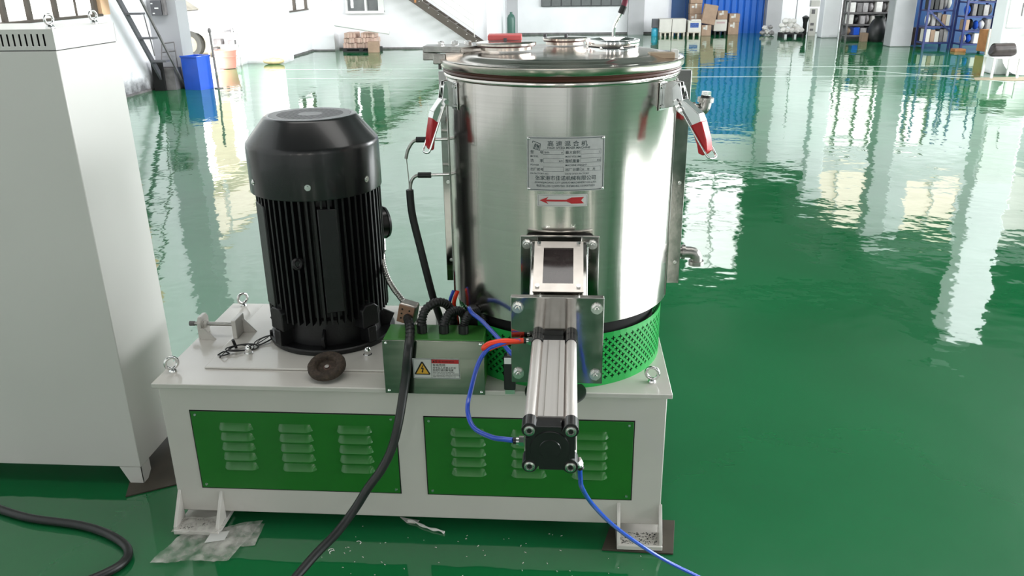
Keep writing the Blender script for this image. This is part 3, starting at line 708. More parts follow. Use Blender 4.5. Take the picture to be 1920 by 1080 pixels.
# toggle clamps
def clamp(sgn, ang, ko):
    n = Vector((sgn*math.sin(ang), -math.cos(ang), 0)); t = Vector((sgn*math.cos(ang), math.sin(ang), 0))   # outward normal, tangent (away from centre)
    c = Vector((TX, TY, 0))+n*.3045
    def P(o, s, z): return c+n*(o if o < .012 else .012+(o-.012)*ko)+t*s+Vector((0, 0, z))
    pl = MB().prism([(-.017, 1.175), (.017, 1.175), (.017, 1.243), (-.017, 1.243)], lambda u, v, d: P(d, u, v), 0, .003).build('toggle_clamp', 'zinc', tank, bevel=.002)
    for z in (1.185, 1.233):
        MB().cyl(P(.003, -.010, z), P(.006, -.010, z), .005, n=14).build('clamp_screw', 'zinc', pl)
    for s in (-.004, .012):      # two cheeks
        MB().prism([(.003, 1.180), (.030, 1.188), (.044, 1.222), (.040, 1.246), (.022, 1.248), (.003, 1.240)], lambda u, v, d: P(u, d, v), s-.0012, s+.0012).build('cheek', 'zinc', pl, bevel=.0008)
    MB().cyl(P(.034, -.008, 1.232), P(.034, .017, 1.232), .005, n=14).build('pivot_pin', 'zinc', pl)
    lev = [(.036, 1.244), (.043, 1.236), (.050, 1.206), (.070, 1.188), (.084, 1.176), (.090, 1.160), (.066, 1.146), (.060, 1.163), (.040, 1.178), (.030, 1.200), (.026, 1.232)]
    mb = MB()
    for s in (-.010, .016): mb.prism(lev, lambda u, v, d: P(u, d, v), s-.0011, s+.0011)
    mb.prism([(.084, 1.176), (.090, 1.160), (.088, 1.159), (.082, 1.175)], lambda u, v, d: P(u, d, v), -.010, .016)
    mb.prism([(.050, 1.206), (.084, 1.177), (.083, 1.175), (.048, 1.204)], lambda u, v, d: P(u, d, v), -.010, .016)
    lv = mb.build('lever', 'zinc', pl, bevel=.0006)
    MB().prism([(.068, 1.148), (.090, 1.162), (.102, 1.120), (.106, 1.092), (.098, 1.080), (.088, 1.084), (.084, 1.105)], lambda u, v, d: P(u, d, v), -.0125, .0185).build('red_grip', 'red', pl, bevel=.003)
    lp = [P(.040, -.013, 1.196), P(.052, -.014, 1.178), P(.094, -.016, 1.106), P(.108, -.016, 1.082), P(.113, -.010, 1.076), P(.115, .004, 1.075), P(.113, .018, 1.077), P(.108, .023, 1.084), P(.094, .022, 1.110), P(.060, .020, 1.168), P(.046, .020, 1.190)]
    MB().tube(lp, .0026, n=10, sub=6).build('wire_bail', 'chrome', pl, smooth=60)
    mb = MB()
    for s in (-.013, .020):
        a, b = P(.036, s, 1.205), P(.044, s, 1.190); mb.cyl(a, b, .0072, n=6)
        mb.cyl(P(.047, s, 1.186), P(.050, s, 1.180), .0062, n=6)
    mb.cyl(P(.040, -.020, 1.199), P(.040, .027, 1.199), .006, n=12)
    mb.build('trunnion', 'zinc', pl, smooth=30)
clamp(1, .95, 1.3); clamp(-1, 1.03, .72)
# pipe elbows on the right
def elbow(pts, name, plug=False, down=False):
    a, b, c = [Vector(p) for p in pts]
    path = [a, a.lerp(b, .6)]+[(a.lerp(b, .6)*(1-t)**2+b*2*t*(1-t)+b.lerp(c, .5)*t*t) for t in (.25, .5, .75)]+[b.lerp(c, .5), c]
    o = MB().tube(path, .0165, n=20, spline=False).build(name, 'cast', tank, smooth=60)
    MB().cyl(a, a+(b-a)*.22, .021, n=24).build('collar', 'cast', o, smooth=40)
    dd = (c-b).normalized()
    MB().cyl(c-dd*.012, c, .0215, n=24).build('rim', 'cast', o, smooth=40)
    if plug:
        MB().cyl(c, c+dd*.006, .0135, n=20).build('thread_seal', 'rubber', o)
        MB().cyl(c+dd*.006, c+dd*.016, .0125, n=6).build('hex_plug', 'zinc', o, smooth=20)
    MB().cyl(a-(b-a)*.9, a, .015, n=18).build('pipe', 'cast', o)
elbow([(1.452, .345, 1.143), (1.484, .345, 1.143), (1.486, .345, 1.176)], 'pipe_elbow', plug=True)
elbow([(1.447, .345, .742), (1.490, .345, .740), (1.491, .345, .704)], 'pipe_elbow')

# probes on the left of the drum
def probe(pts, z, name):
    o = MB().cyl((.800, .26, z), (.735, .25, z), .0042, n=12).build(name, 'zinc', tank)
    MB().cyl((.752, .25, z), (.716, .25, z), .0078, n=16).build('sleeve', 'rubber', o, bevel=.001)
    MB().tube(pts, .0045, n=10, sub=10).build('steel_stem', 'cast', o, smooth=60)
probe([(.722, .25, 1.081), (.706, .25, 1.074), (.692, .25, 1.052), (.686, .25, 1.030)], 1.081, 'temperature_probe')
probe([(.720, .25, .985), (.706, .25, .980), (.696, .25, .965), (.692, .25, .940)], .985, 'temperature_probe')
MB().tube([(.687, .25, 1.032), (.689, .252, .985), (.691, .25, .938)], .0014, n=6).build('probe_lead', 'cast', tank)
MB().tube([(.691, .25, .944), (.694, .25, .875), (.712, .25, .775), (.738, .25, .640), (.752, .25, .585), (.765, .25, .54), (.775, .26, HB+.010)], .0105, n=14).build('probe_hose', 'rubber', tank, smooth=60)
# bits on the base between guard and junction box
MB().box(.855, .895, .118, .150, .572, .624).cyl((.868, .112, .625), (.868, .112, .66), .014, n=14).cyl((.893, .125, .62), (.893, .125, .65), .012, n=14).build('cable_gland', 'rubber', tank, bevel=.003)

# ================================================================== LID
lid = thing('drum_lid', (TX, TY, 1.2575), 'dished stainless steel lid with flanged rim and ports closing the drum', 'lid')
MB().lathe([(.285, 1.2580), (.3085, 1.2580), (.3105, 1.2610), (.3085, 1.2650), (.3105, 1.2680), (.3085, 1.2718), (.285, 1.2718)], (TX, TY, 0), 96, closed_prof=True).build('gasket', 'gasket', lid, smooth=60)
MB().lathe([(.28, 1.2722), (.3145, 1.2722), (.3160, 1.2740), (.3160, 1.2885), (.3140, 1.2900), (.302, 1.2902), (.288, 1.2905), (.277, 1.2910), (.268, 1.2945), (.258, 1.2990), (.248, 1.3008), (.235, 1.3016), (.12, 1.3024), (0, 1.3032)], (TX, TY, 0), 128).build('dished_plate', 'lid_steel', lid, smooth=40)
# front left port with oval cover and red cap
def disc_port(x, y, r, z, name):
    o = MB().lathe([(0, z-.012), (r*.86, z-.012), (r*.86, z), (r, z), (r, z+.005), (r*.97, z+.006), (0, z+.007)], (x, y, 0), 56).build(name, 'lid_steel', lid, smooth=40)
    MB().lathe([(r*.88, z-.004), (r*.97, z-.004), (r*.97, z-.0005), (r*.88, z-.0005)], (x, y, 0), 48, closed_prof=True).build('seal', 'gasket', o, smooth=40)
    return o
pt1 = disc_port(.957, .300, .078, 1.320, 'port_cover')
MB().box(.905, .995, .325, .390, 1.3272, 1.3415, m=rotz(.06, (.95, .35, 0))).build('red_block', 'pink', pt1, bevel=.003)
MB().box(.949, .957, .316, .324, 1.3272, 1.334).build('stop_pin', 'grey_metal', pt1)
pt2 = disc_port(1.108, .475, .062, 1.318, 'port_cover')
for x in (1.053, 1.111): MB().cyl((x, .47, 1.325), (x, .47, 1.333), .005, n=12).build('stud', 'grey_metal', pt2)
# clamp-ring port on the right with bent rod
cx, cyy = 1.232, .300
pr = MB().lathe([(.058, 1.295), (.0655, 1.295), (.067, 1.302), (.067, 1.311), (.0655, 1.313), (.058, 1.313)], (cx, cyy, 0), 48, closed_prof=True).build('port_neck', 'chrome', lid, smooth=40)
MB().lathe([(.05, 1.3165), (.068, 1.3165), (.0695, 1.3185), (.0695, 1.3295), (.068, 1.3315), (.059, 1.3315), (.057, 1.3295), (.050, 1.3240)], (cx, cyy, 0), 56, closed_prof=True).lathe([(0, 1.3235), (.052, 1.3240)], (cx, cyy, 0), 40).build('clamp_ring', 'chrome', pr, smooth=40)
MB().lathe([(.055, 1.313), (.0640, 1.313), (.0640, 1.3165), (.055, 1.3165)], (cx, cyy, 0), 40, closed_prof=True).build('ring_seal', 'rubber', pr)
for k in range(8):
    a = k*PI/4+.3; hexbolt((cx+.0665*math.cos(a), cyy+.0665*math.sin(a), 1.3120), (0, 0, 1), .0045, .0045, 'ring_bolt', 'zinc', pr)
rd = MB().tube([(1.233, .300, 1.3235), (1.2335, .300, 1.345), (1.236, .300, 1.365), (1.246, .300, 1.385), (1.252, .300, 1.396)], .0042, n=12, sub=8).build('bent_rod', 'chrome', lid, smooth=60)
MB().cyl((1.2505, .300, 1.393), (1.258, .300, 1.412), .0085, n=14).build('collar', 'rubber', rd, bevel=.001)
MB().tube([(1.257, .300, 1.411), (1.261, .300, 1.428), (1.262, .300, 1.46), (1.26, .30, 1.50)], .0075, n=12).build('handle_sleeve', 'maroon', rd, smooth=60)
# hinge arm at the left rear
ha = MB().prism([(.737, .30), (.84, .27), (.90, .33), (.93, .40), (.88, .44), (.80, .38), (.737, .36)], lambda u, v, d: Vector((u, v, d)), 1.3005, 1.3165).build('hinge_arm', 'cast', lid, bevel=.002)
MB().box(.737, .775, .296, .362, 1.281, 1.3005).build('arm_end', 'cast', ha, bevel=.002)
MB().box(.772, .803, .245, .275, 1.276, 1.300).build('arm_block', 'cast', ha, bevel=.002)
MB().box(.803, .850, .255, .275, 1.288, 1.302).build('arm_web', 'lid_steel', ha, bevel=.002)
MB().cyl((.787, .26, 1.262), (.787, .26, 1.276), .004, n=10).build('arm_pin', 'oldgrey', ha)
for x, y in ((.779, .345), (.815, .352), (.852, .345)):
    hexbolt((x, y, 1.3165), (0, 0, 1), .0095, .009, 'arm_bolt', 'zinc', ha)
# clamp block at the right rim
MB().box(1.318, 1.380, .200, .235, 1.2905, 1.3050, m=rotz(.12, (1.35, .22, 0))).build('rim_block', 'tan', lid, bevel=.002)
MB().box(1.377, 1.389, .203, .235, 1.2905, 1.311, m=rotz(.12, (1.35, .22, 0))).build('rim_tab', 'white_plastic', lid, bevel=.001)
MB().prism([(1.285, .205), (1.318, .198), (1.318, .235), (1.285, .23)], lambda u, v, d: Vector((u, v, d)), 1.288, 1.2975).build('weld_lug', 'gasket', lid, bevel=.002)

# ================================================================== DISCHARGE CHUTE
ch = thing('discharge_chute', (1.102, -.1, .60), 'square steel discharge chute with bolted flanges and sight window, on front of drum', 'chute')
pa = MB().box(1.008, 1.199, -.016, -.006, .690, .898).build('drum_flange', 'plate_steel', ch, bevel=.0015)
MB().prism([(-.006, .700), (.026, .700), (.026, .882), (-.006, .890)], lambda u, v, d: Vector((d, u, v)), 1.014, 1.193).build('flange_backing', 'void', pa)  # filler coloured dark to stand for the shaded gap behind the flange
for x in (1.024, 1.183):
    for z in (.878, .712): hexbolt((x, -.016, z), (0, -1, 0), .0095, .010, 'flange_bolt', 'zinc', pa, shank=.004)
body = MB().prism([(-.016, .715), (-.016, .886), (-.218, .779), (-.218, .640)], lambda u, v, d: Vector((d, u, v)), 1.036, 1.170).build('chute_body', 'plate_steel', ch, bevel=.003)
for x in (1.036, 1.170):    # weld beads
    MB().tube([(x, -.017, .72), (x, -.0175, .80), (x, -.017, .884)], .0035, n=8, rad=lambda t: .0035+.0008*math.sin(t*150), sub=24).build('weld_bead', 'zinc', body, smooth=60)
sl = math.atan(.53)
def C(u, s, d):    # u across, s down the slope from the back edge, d off the slope
    return Vector((u, -.040-s*math.cos(sl)-d*math.sin(sl)*1., .8740-s*math.sin(sl)+d*math.cos(sl)))
wb = MB().prism([(1.048, 0), (1.158, 0), (1.158, .150), (1.046, .150)], C, -.002, .0185).build('window_box', 'plate_steel', ch, bevel=.002)
mb = MB()
for u0, u1, s0, s1 in ((1.045, 1.067, -.003, .155), (1.137, 1.160, -.003, .155), (1.067, 1.137, -.003, .018), (1.067, 1.137, .130, .155)):
    mb.prism([(u0, s0), (u1, s0), (u1, s1), (u0, s1)], C, .0185, .0225)
mb.build('window_frame', 'frame_steel', wb, smooth=0)
MB().prism([(1.067, .018), (1.137, .018), (1.137, .130), (1.067, .130)], C, .0186, .0200).build('sight_glass', 'glass_dark', wb, smooth=0)
nrm = C(0, 0, 1)-C(0, 0, 0)
for u in (1.0555, 1.149):
    for s in (.006, .140):
        c = C(u, s, .0225); MB().cyl(c, c+nrm*.005, .0050, n=16).cyl(c+nrm*.005, c+nrm*.0055, .0028, n=6).build('window_screw', 'chrome', wb)
pb = MB().box(.999, 1.205, -.236, -.218, .616, .826).build('outer_flange', 'plate_steel', ch, bevel=.0015)
for x in (1.0145, 1.189):
    for z in (.802, .640):
        hexbolt((x, -.236, z), (0, -1, 0), .0105, .011, 'flange_bolt', 'zinc', pb, shank=.004)
        MB().cyl((x, -.218, z), (x, -.205, z), .009, n=6).build('flange_nut', 'zinc', pb)

# ================================================================== PNEUMATIC CYLINDER
YC, ZC = 1.0965, .691
pc = thing('pneumatic_cylinder', (YC, -.43, ZC-.05), 'square aluminium pneumatic cylinder with black end caps, pointing at the viewer', 'pneumatic cylinder')
def lobed(hw, rl, cl, fl_, rec, st=1.25):
    """square outline with rounded corner lobes (centre cl, radius rl), flat middle fl_ wide at hw, grooves rec deep"""
    side = [(-fl_, hw), (fl_, hw), (fl_+.0008, hw-rec)]
    arc = [(cl+rl*math.sin(a), cl+rl*math.cos(a)) for a in [(-st+i*(PI/2+2*st)/12) for i in range(13)]]
    one = side+arc; pts = []
    for k in range(4):
        a = -k*PI/2
        for x, y in one: pts.append((x*math.cos(a)-y*math.sin(a), x*math.sin(a)+y*math.cos(a)))
    return pts
FY = lambda u, v, d: Vector((YC+u, d, ZC+v))
MB().prism(lobed(.0475, .0120, .0372, .0232, .012), FY, -.268, -.600).build('barrel', 'alu', pc, smooth=40)
for u in (-.0125, .0125): MB().box(YC+u-.0006, YC+u+.0006, -.600, -.268, ZC+.0478, ZC+.0481).build('scored_line', 'frame_steel', pc)
capf = lobed(.0450, .0145, .0372, .0200, .008, 1.0)
MB().prism(capf, FY, -.236, -.268).build('front_cap', 'black', pc, bevel=.001)
ec = MB().prism(capf, FY, -.600, -.634).build('end_cap', 'black', pc, bevel=.001)
MB().cyl((YC, -.634, ZC), (YC, -.6365, ZC), .0365, .0355, n=48).cyl((YC, -.6365, ZC), (YC, -.638, ZC), .020, .019, n=32).build('cap_boss', 'black', ec, smooth=40)
for u in (-.0372, .0372):
    for v in (-.0372, .0372):
        c = Vector((YC+u, -.634, ZC+v))
        o = MB().cyl(c, c+Vector((0, -.003, 0)), .0100, n=24).build('tie_rod_screw', 'cast', ec, smooth=30)
        MB().lathe([(.0095, 0), (.0095, .001), (.0068, .0015), (.0060, 0)], c+Vector((0, -.003, 0)), 20, axis=(0, -1, 0)).build('socket_rim', 'zinc', o)
        MB().cyl(c+Vector((0, -.003, 0)), c+Vector((0, -.0034, 0)), .0048, n=6).build('hex_socket', 'void', o)
def fitting(a, d, name):
    a = Vector(a); d = Vector(d).normalized()
    o = MB().cyl(a, a+d*.009, .0095, n=6).cyl(a+d*.009, a+d*.014, .007, n=16).build(name, 'zinc', pc, smooth=25)
    MB().cyl(a+d*.014, a+d*.020, .0062, n=14).build('release_ring', 'rubber', o)
fitting((YC-.048, -.617, .695), (-1, 0, 0), 'push_fitting'); fitting((YC-.048, -.252, .728), (-1, 0, .0), 'push_fitting')
fitting((1.146, -.613, .655), (.4, 0, -1), 'push_fitting')
sup = thing('support_foot', (1.096, -.005, HB), 'black round rubber foot on plate edge under the cylinder', 'foot')
MB().lathe([(0, HB+.004), (.078, HB+.004), (.080, HB+.006), (.080, HB+.010), (.076, HB+.012), (0, HB+.012)], (1.096, -.010, 0), 48).build('rubber_disc', 'rubber', sup)
MB().cyl((1.11, .012, HB), (1.11, .012, HB+.004), .03, n=24).cyl((1.115, -.010, HB+.012), (1.115, -.010, .612), .011, n=16).build('stem', 'zinc', sup)

# ================================================================== JUNCTION BOX
jb = thing('junction_box', (.78, .05, HB), 'green-topped steel junction box with a yellow warning sticker, between motor and drum', 'junction box')
MB().box(.648, .909, .0, .098, HB, .611).build('housing', 'green_box', jb, bevel=.002)
fp = MB().box(.645, .911, -.0035, -.0002, .455, .609).build('front_cover', 'box_steel', jb, bevel=.001)
for x in (.655, .901):
    for z in (.463, .601): MB().ball((x, -.0035, z), .0042, 12, 8, (1, .8, 1)).build('cover_screw', 'chrome', fp, smooth=60)
fw = lambda u, v, d=0: Vector((.785+u, -.0036-d, .530+v))
ws = MB().prism([(-.0615, -.029), (.0615, -.029), (.0605, .029), (-.0625, .029)], fw, 0, .0006).build('warning_sticker', 'label_white', fp, smooth=0)
mb = MB()
for a, b in (((-.060, -.0275), (.060, -.0275)), ((.060, -.0275), (.060, .0275)), ((.060, .0275), (-.060, .0275)), ((-.060, .0275), (-.060, -.0275)), ((-.013, -.0275), (-.013, .0275))):
    stroke(mb, lambda u, v, d=0: fw(u, v, d+.0007), a, b, .0009)
mb.build('sticker_border', 'ink', ws, smooth=0)
mb = MB().prism([(-.0585, -.0155), (-.0565, -.0180), (-.0185, -.0180), (-.0165, -.0155), (-.0355, .0195), (-.0395, .0195)], fw, .0007, .0010); mb.build('warning_triangle', 'ink_black', ws, smooth=0)
MB().prism([(-.0540, -.0150), (-.0210, -.0150), (-.0375, .0155)], fw, .0011, .0013).build('yellow_field', 'yellow', ws, smooth=0)
MB().prism([(-.036, .010), (-.0415, -.001), (-.037, -.0015), (-.0395, -.0085), (-.0405, -.007), (-.0385, -.0125), (-.034, -.0085), (-.036, -.0085), (-.033, .0015), (-.0375, .0015), (-.034, .0095)], fw, .0014, .0016).build('lightning_bolt', 'ink_black', ws, smooth=0)
MB().prism([(-.0120, .0155), (.0590, .0155), (.0590, .0265), (-.0120, .0265)], fw, .0007, .0009).build('red_heading', 'label_red', ws, smooth=0)
letters([('▲警 告 WARNING', -.010, .0185, .0068)], lambda u, v: fw(u, v, .0011), 'heading', 'ink_black', ws)
letters([('有电危险', -.010, .0075, .0085), ('非专业人员禁止打开', -.010, .0000, .0068), ('检修时请切断电源', -.010, -.0065, .0068), ('ELECTRIC SHOCK HAZARD', -.010, -.0115, .0046), ('CUT OFF POWER BEFORE OPENING', -.010, -.0160, .0042), ('NO OPENING BY UNSKILLED PERSONS', -.010, -.0203, .0040), ('KEEP THE COVER CLOSED IN USE', -.010, -.0245, .0040)], lambda u, v: fw(u, v, .0009), 'lettering', 'ink_black', ws)

def conduit(pts, r, name, m, label, cat, parent=None, ribs=300, amp=.0011, grp=None):
    o = MB().tube(pts, r, n=14, rad=lambda t: r+amp*math.sin(t*ribs), sub=26).build(name, m, parent, smooth=60)
    return tag(o, label, cat, grp) if label else o
for pts, lab in (([(.743, .045, .6115), (.743, .050, .640), (.752, .065, .668), (.778, .09, .679), (.802, .11, .664), (.812, .125, .63), (.815, .135, .56), (.82, .14, HB+.012)], 'black corrugated conduit looping high out of the junction box top, leftmost of three'),
                 ([(.801, .045, .6115), (.802, .050, .636), (.815, .075, .655), (.838, .100, .650), (.850, .118, .615), (.852, .130, .55), (.85, .135, HB+.012)], 'black corrugated conduit arching from the middle of the junction box top'),
                 ([(.853, .045, .6115), (.854, .050, .630), (.862, .062, .650), (.880, .090, .655), (.897, .110, .640), (.902, .115, .60), (.905, .112, HB+.012)], 'black corrugated conduit bending off the right end of the junction box top')):
    c = conduit(pts, .0115, 'corrugated_conduit', 'rubber', lab, 'conduit', ribs=190)
    MB().cyl(Vector(pts[0])+Vector((0, 0, 0)), Vector(pts[0])+Vector((0, .001, .022)), .0135, n=18).build('end_gland', 'rubber', c)
# plug standing on the box
pg = thing('power_connector', (.69, .10, .612), 'brown-faced pin connector standing on the junction box top beside the motor', 'connector')
mr = rotz(-.15, (.69, .1, 0)) @ roty(.22, (.69, .1, .612))
MB().box(.664, .712, .088, .128, .616, .672, m=mr).build('shell', 'frame_steel', pg, bevel=.006)
pf = MB().box(.666, .710, .0850, .088, .618, .670, m=mr).build('brown_face', 'brown_plug', pg, bevel=.002)
for i in range(3):
    for j in range(2):
        c = mr @ Vector((.677+.020*j, .085, .632+.013*i)); MB().cyl(c+Vector((0, .001, 0)), c+Vector((0, -.0006, 0)), .0026, n=10).build('pin_hole', 'void', pf)
# heavy main cable
mc = [(.698, .084, .636), (.712, .04, .632), (.719, .0, .618), (.719, -.035, .590), (.711, -.040, .530), (.704, -.05, .484), (.693, -.08, .414), (.675, -.10, .347), (.648, -.12, .294), (.614, -.14, .250), (.579, -.16, .197), (.537, -.20, .150), (.493, -.25, .120), (.430, -.35, .075), (.36, -.47, .030), (.27, -.60, .0125), (.12, -.72, .0125), (-.1, -.8, .0125)]
cb = tag(MB().tube(mc, .0118, n=14, sub=10, rad=lambda t: .0118+(.0012*math.sin(t*700) if t < .14 else 0)).build('power_cable', 'rubber', smooth=60), 'thick black cable hanging from the brown connector down in front of the base', 'cable')
tag(MB().tube([(-.95, .30, .0125), (-.82, .18, .0125), (-.708, .097, .0125), (-.564, .037, .0125), (-.44, -.001, .0125), (-.279, -.025, .0125), (-.17, -.063, .0125), (-.085, -.122, .0125), (-.073, -.187, .0125), (-.141, -.264, .0125), (-.25, -.34, .0125), (-.5, -.5, .0125)], .012, n=14).build('floor_cable', 'rubber', smooth=60), 'thick black cable curving over the green floor in front of the cabinet', 'cable')
# air tubes
tag(MB().tube([(1.026, -.252, .728), (.995, -.262, .731), (.968, -.275, .727), (.948, -.280, .717), (.930, -.295, .690), (.916, -.325, .642), (.913, -.37, .618), (.935, -.45, .622), (.980, -.54, .655), (1.012, -.595, .684), (1.030, -.615, .695)], .0052, n=12).build('air_hose', 'blue_tube', smooth=60), 'blue air tube looping from the red sleeve down to the cylinder end cap', 'hose')
tag(MB().tube([(1.028, -.252, .729), (1.00, -.255, .727), (.972, -.262, .722), (.948, -.272, .716), (.942, -.279, .722), (.956, -.275, .731), (.985, -.266, .733), (1.01, -.258, .729), (1.024, -.250, .727)], .0062, n=12).build('red_sleeve', 'red_tube', smooth=60), 'folded red tube sleeve pushed into the fitting left of the cylinder', 'hose')
tag(MB().tube([(1.151, -.613, .640), (1.153, -.600, .605), (1.157, -.58, .572), (1.18, -.50, .479), (1.23, -.42, .368), (1.30, -.33, .248), (1.372, -.27, .156), (1.462, -.22, .070), (1.52, -.21, .030), (1.58, -.26, .008), (1.62, -.40, .006), (1.6, -.7, .006)], .0046, n=12).build('air_hose', 'blue_tube', smooth=60), 'long blue air tube dropping from the cylinder end cap to the floor at lower right', 'hose')
tag(MB().tube([(.868, .06, .676), (.880, .03, .674), (.909, .0, .664), (.961, -.06, .637), (.99, -.11, .628), (1.03, -.16, .62), (1.05, -.19, .62)], .0056, n=12).build('air_hose', 'blue_tube', smooth=60), 'short blue tube running behind the outer flange from the conduit cluster', 'hose')
tag(MB().tube([(.815, .15, .689), (.806, .15, .666), (.798, .15, .634), (.79, .15, .60), (.785, .16, .55), (.79, .17, HB+.006)], .0045, n=10).build('air_hose', 'blue_tube', smooth=60), 'thin blue tube standing up behind the corrugated conduits', 'hose')
tag(MB().tube([(.826, .15, .688), (.815, .15, .655), (.819, .15, .625), (.822, .155, .58), (.815, .17, HB+.007)], .0055, n=10).build('air_hose', 'red_tube', smooth=60), 'thin red tube standing up behind the corrugated conduits', 'hose')
# small terminal block behind
tbk = thing('terminal_block', (.77, .22, HB), 'small white bracket with black screws behind the conduits, near plate rear', 'bracket')
MB().box(.735, .800, .30, .315, HB, .55).build('plate', 'white_plastic', tbk, bevel=.003)
for x, z in ((.765, .535), (.775, .508), (.750, .52)): MB().cyl((x, .300, z), (x, .292, z), .009, n=12).build('black_screw', 'rubber', tbk)
vb = thing('air_valve', (.985, -.005, HB), 'small black air valve block beside the green skirt, left of the flange', 'valve')
MB().box(.962, .992, -.018, .010, HB+.012, .575).build('valve_body', 'rubber', vb, bevel=.003)
MB().box(.965, .990, -.016, .012, HB, HB+.012).build('valve_foot', 'zinc', vb)
MB().box(.964, .982, -.0195, -.018, .585-.03, .585-.013).build('valve_tag', 'white_plastic', vb)
MB().cyl((.977, -.002, .575), (.977, -.002, .590), .008, n=6).build('valve_nut', 'zinc', vb)

# ================================================================== LOOSE THINGS ON THE BASE
wl = thing('grinding_wheel', (.470, .058, HB), 'brown abrasive cup wheel lying on the base in front of the motor', 'grinding wheel')
tm = Matrix.Translation((.470, .070, HB+.0205)) @ Matrix.Rotation(.36, 4, 'X')
mb = MB().lathe([(.010, .004), (.010, 0), (.045, 0), (.052, .006), (.052, .014), (.046, .020), (.034, .020), (.0275, .015), (.025, .007), (.010, .007)], (0, 0, 0), 48, closed_prof=True)
mb.v = [tm @ (v*(1+random.uniform(-.008, .008))) for v in mb.v]; mb.build('abrasive_ring', 'wheel', wl, smooth=50)
mb = MB().lathe([(0, .0065), (.026, .0065), (.029, .010)], (0, 0, 0), 32); mb.v = [tm @ v for v in mb.v]; mb.build('backing_plate', 'gasket', wl)
mb = MB().lathe([(0, .010), (.006, .010), (.007, .007), (.007, 0), (.018, 0), (.012, -.016), (0, -.016)], (0, 0, 0), 18); mb.v = [tm @ v for v in mb.v]; mb.build('hub', 'cast', wl)
# two twist-tied bundles of black wire
random.seed(3)
wire = thing('wire_bundle', (.18, .25, HB), 'tangle of thin black wire lying left of the motor flange', 'wire')
def loops(c, R, n, ang, ph):
    pts = []
    for i in range(n*10):
        t = 2*PI*i/10; k = R*(1+.18*math.sin(t*.37+ph))
        x = k*math.cos(t); y = k*.42*math.sin(t+.1*math.sin(i)); 
        pts.append(Vector(c)+Vector((x*math.cos(ang)-y*math.sin(ang), x*math.sin(ang)+y*math.cos(ang), .0025+.010*abs(math.sin(t*.5+ph)))))
    return pts
MB().tube(loops((.178, .205, ZM), .040, 4, .5, .3), .0013, n=6, sub=4).build('wire_coil', 'rubber', wire, smooth=60)
MB().tube(loops((.225, .262, ZM), .030, 3, .9, 1.3), .0013, n=6, sub=4).build('wire_coil', 'rubber', wire, smooth=60)
MB().tube([(.132, .150, ZM+.002), (.140, .185, ZM+.008), (.165, .215, ZM+.012), (.195, .225, ZM+.006), (.22, .25, ZM+.01), (.243, .285, ZM+.02)], .0014, n=6).build('loose_end', 'rubber', wire, smooth=60)
MB().cyl((.152, .222, ZM+.001), (.150, .212, ZM+.030), .0045, n=10).build('tie_knot', 'rubber', wire)
MB().cyl((.236, .290, ZM+.004), (.240, .282, ZM+.030), .0045, n=10).build('tie_knot', 'rubber', wire)
MB().tube([(.128, .160, ZM+.003), (.145, .150, ZM+.010), (.150, .175, ZM+.004), (.132, .182, ZM+.006), (.120, .165, ZM+.003)], .0022, n=6).build('bare_strands', 'rubber', wire, smooth=60)

# ================================================================== FLOOR BITS
sr = tag(MB().prism([(1.227, -.044), (1.421, -.052), (1.442, .095), (1.265, .10)], lambda u, v, d: Vector((u, v, d)), .0005, .0055).build('shim_board', 'board', bevel=.0005), 'dark brown board lying on the floor under the right front foot', 'board')
tag(MB().prism([(-.225, .130), (-.02, .245), (.02, .60), (-.30, .60), (-.285, .30)], lambda u, v, d: Vector((u, v, d)), .0005, .005).build('floor_board', 'board', bevel=.0005), 'dark brown board flat on the floor between cabinet and base', 'board')
def sheet(pts, nx, ny, wav, z, th):
    A, B, Cc, D = [Vector((*p, 0)) for p in pts]; vs = []
    for j in range(ny+1):
        for i in range(nx+1):
            s, t = i/nx, j/ny
            p = (A*(1-s)+B*s)*(1-t)+(D*(1-s)+Cc*s)*t
            p.z = z+wav*(.5+.5*math.sin(s*9+t*4)*math.sin(t*7-s*3))+random.uniform(0, wav*.4); vs.append(p)
    return MB().add(vs, [[j*(nx+1)+i, j*(nx+1)+i+1, (j+1)*(nx+1)+i+1, (j+1)*(nx+1)+i] for j in range(ny) for i in range(nx)])
bg_ = sheet([(.000, -.168), (.212, -.148), (.245, .030), (.030, -.046)], 26, 20, .007, .004, 0).build('plastic_bag', 'film', smooth=180)
tag(bg_, 'crumpled clear plastic bag lying in front of the left foot', 'bag')
b3 = sheet([(.012, -.060), (.150, -.052), (.150, .012), (.020, .012)], 18, 12, .006, .0225, 0).build('bag_flap', 'film', bg_, smooth=180)
b2 = sheet([(.150, -.100), (.258, -.075), (.252, .022), (.140, .000)], 16, 12, .005, .0006, 0).build('plastic_bag', 'film', smooth=180)
tag(b2, 'smaller flat clear bag tucked under the crumpled one, to its right', 'bag')
MB().prism([(.118, -.085), (.170, -.070), (.168, -.030), (.118, -.040)], lambda u, v, d: Vector((u, v, d)), .0135, .0138).build('paper_slip', 'label_white', bg_, smooth=0)
tw = tag(MB().tube([(.667, .057, .004), (.685, .052, .006), (.705, .040, .004), (.725, .028, .005), (.745, .020, .004), (.765, .014, .006), (.781, .007, .004)], .0035, n=7, rad=lambda t: .0035+.0012*math.sin(t*20)).build('paper_strip', 'foam'), 'twisted white strip on the floor below the gap between the panels', 'strip')
tag(MB().prism([(.64, .075), (.70, .062), (.690, .048), (.665, .050)], lambda u, v, d: Vector((u, v, d)), .0006, .0020).build('paper_scrap', 'foam'), 'small white triangular scrap touching the twisted strip', 'scrap')
arcs = [(.478, -.085, .4), (.484, -.092, 1.1), (.545, -.048, -.6)]
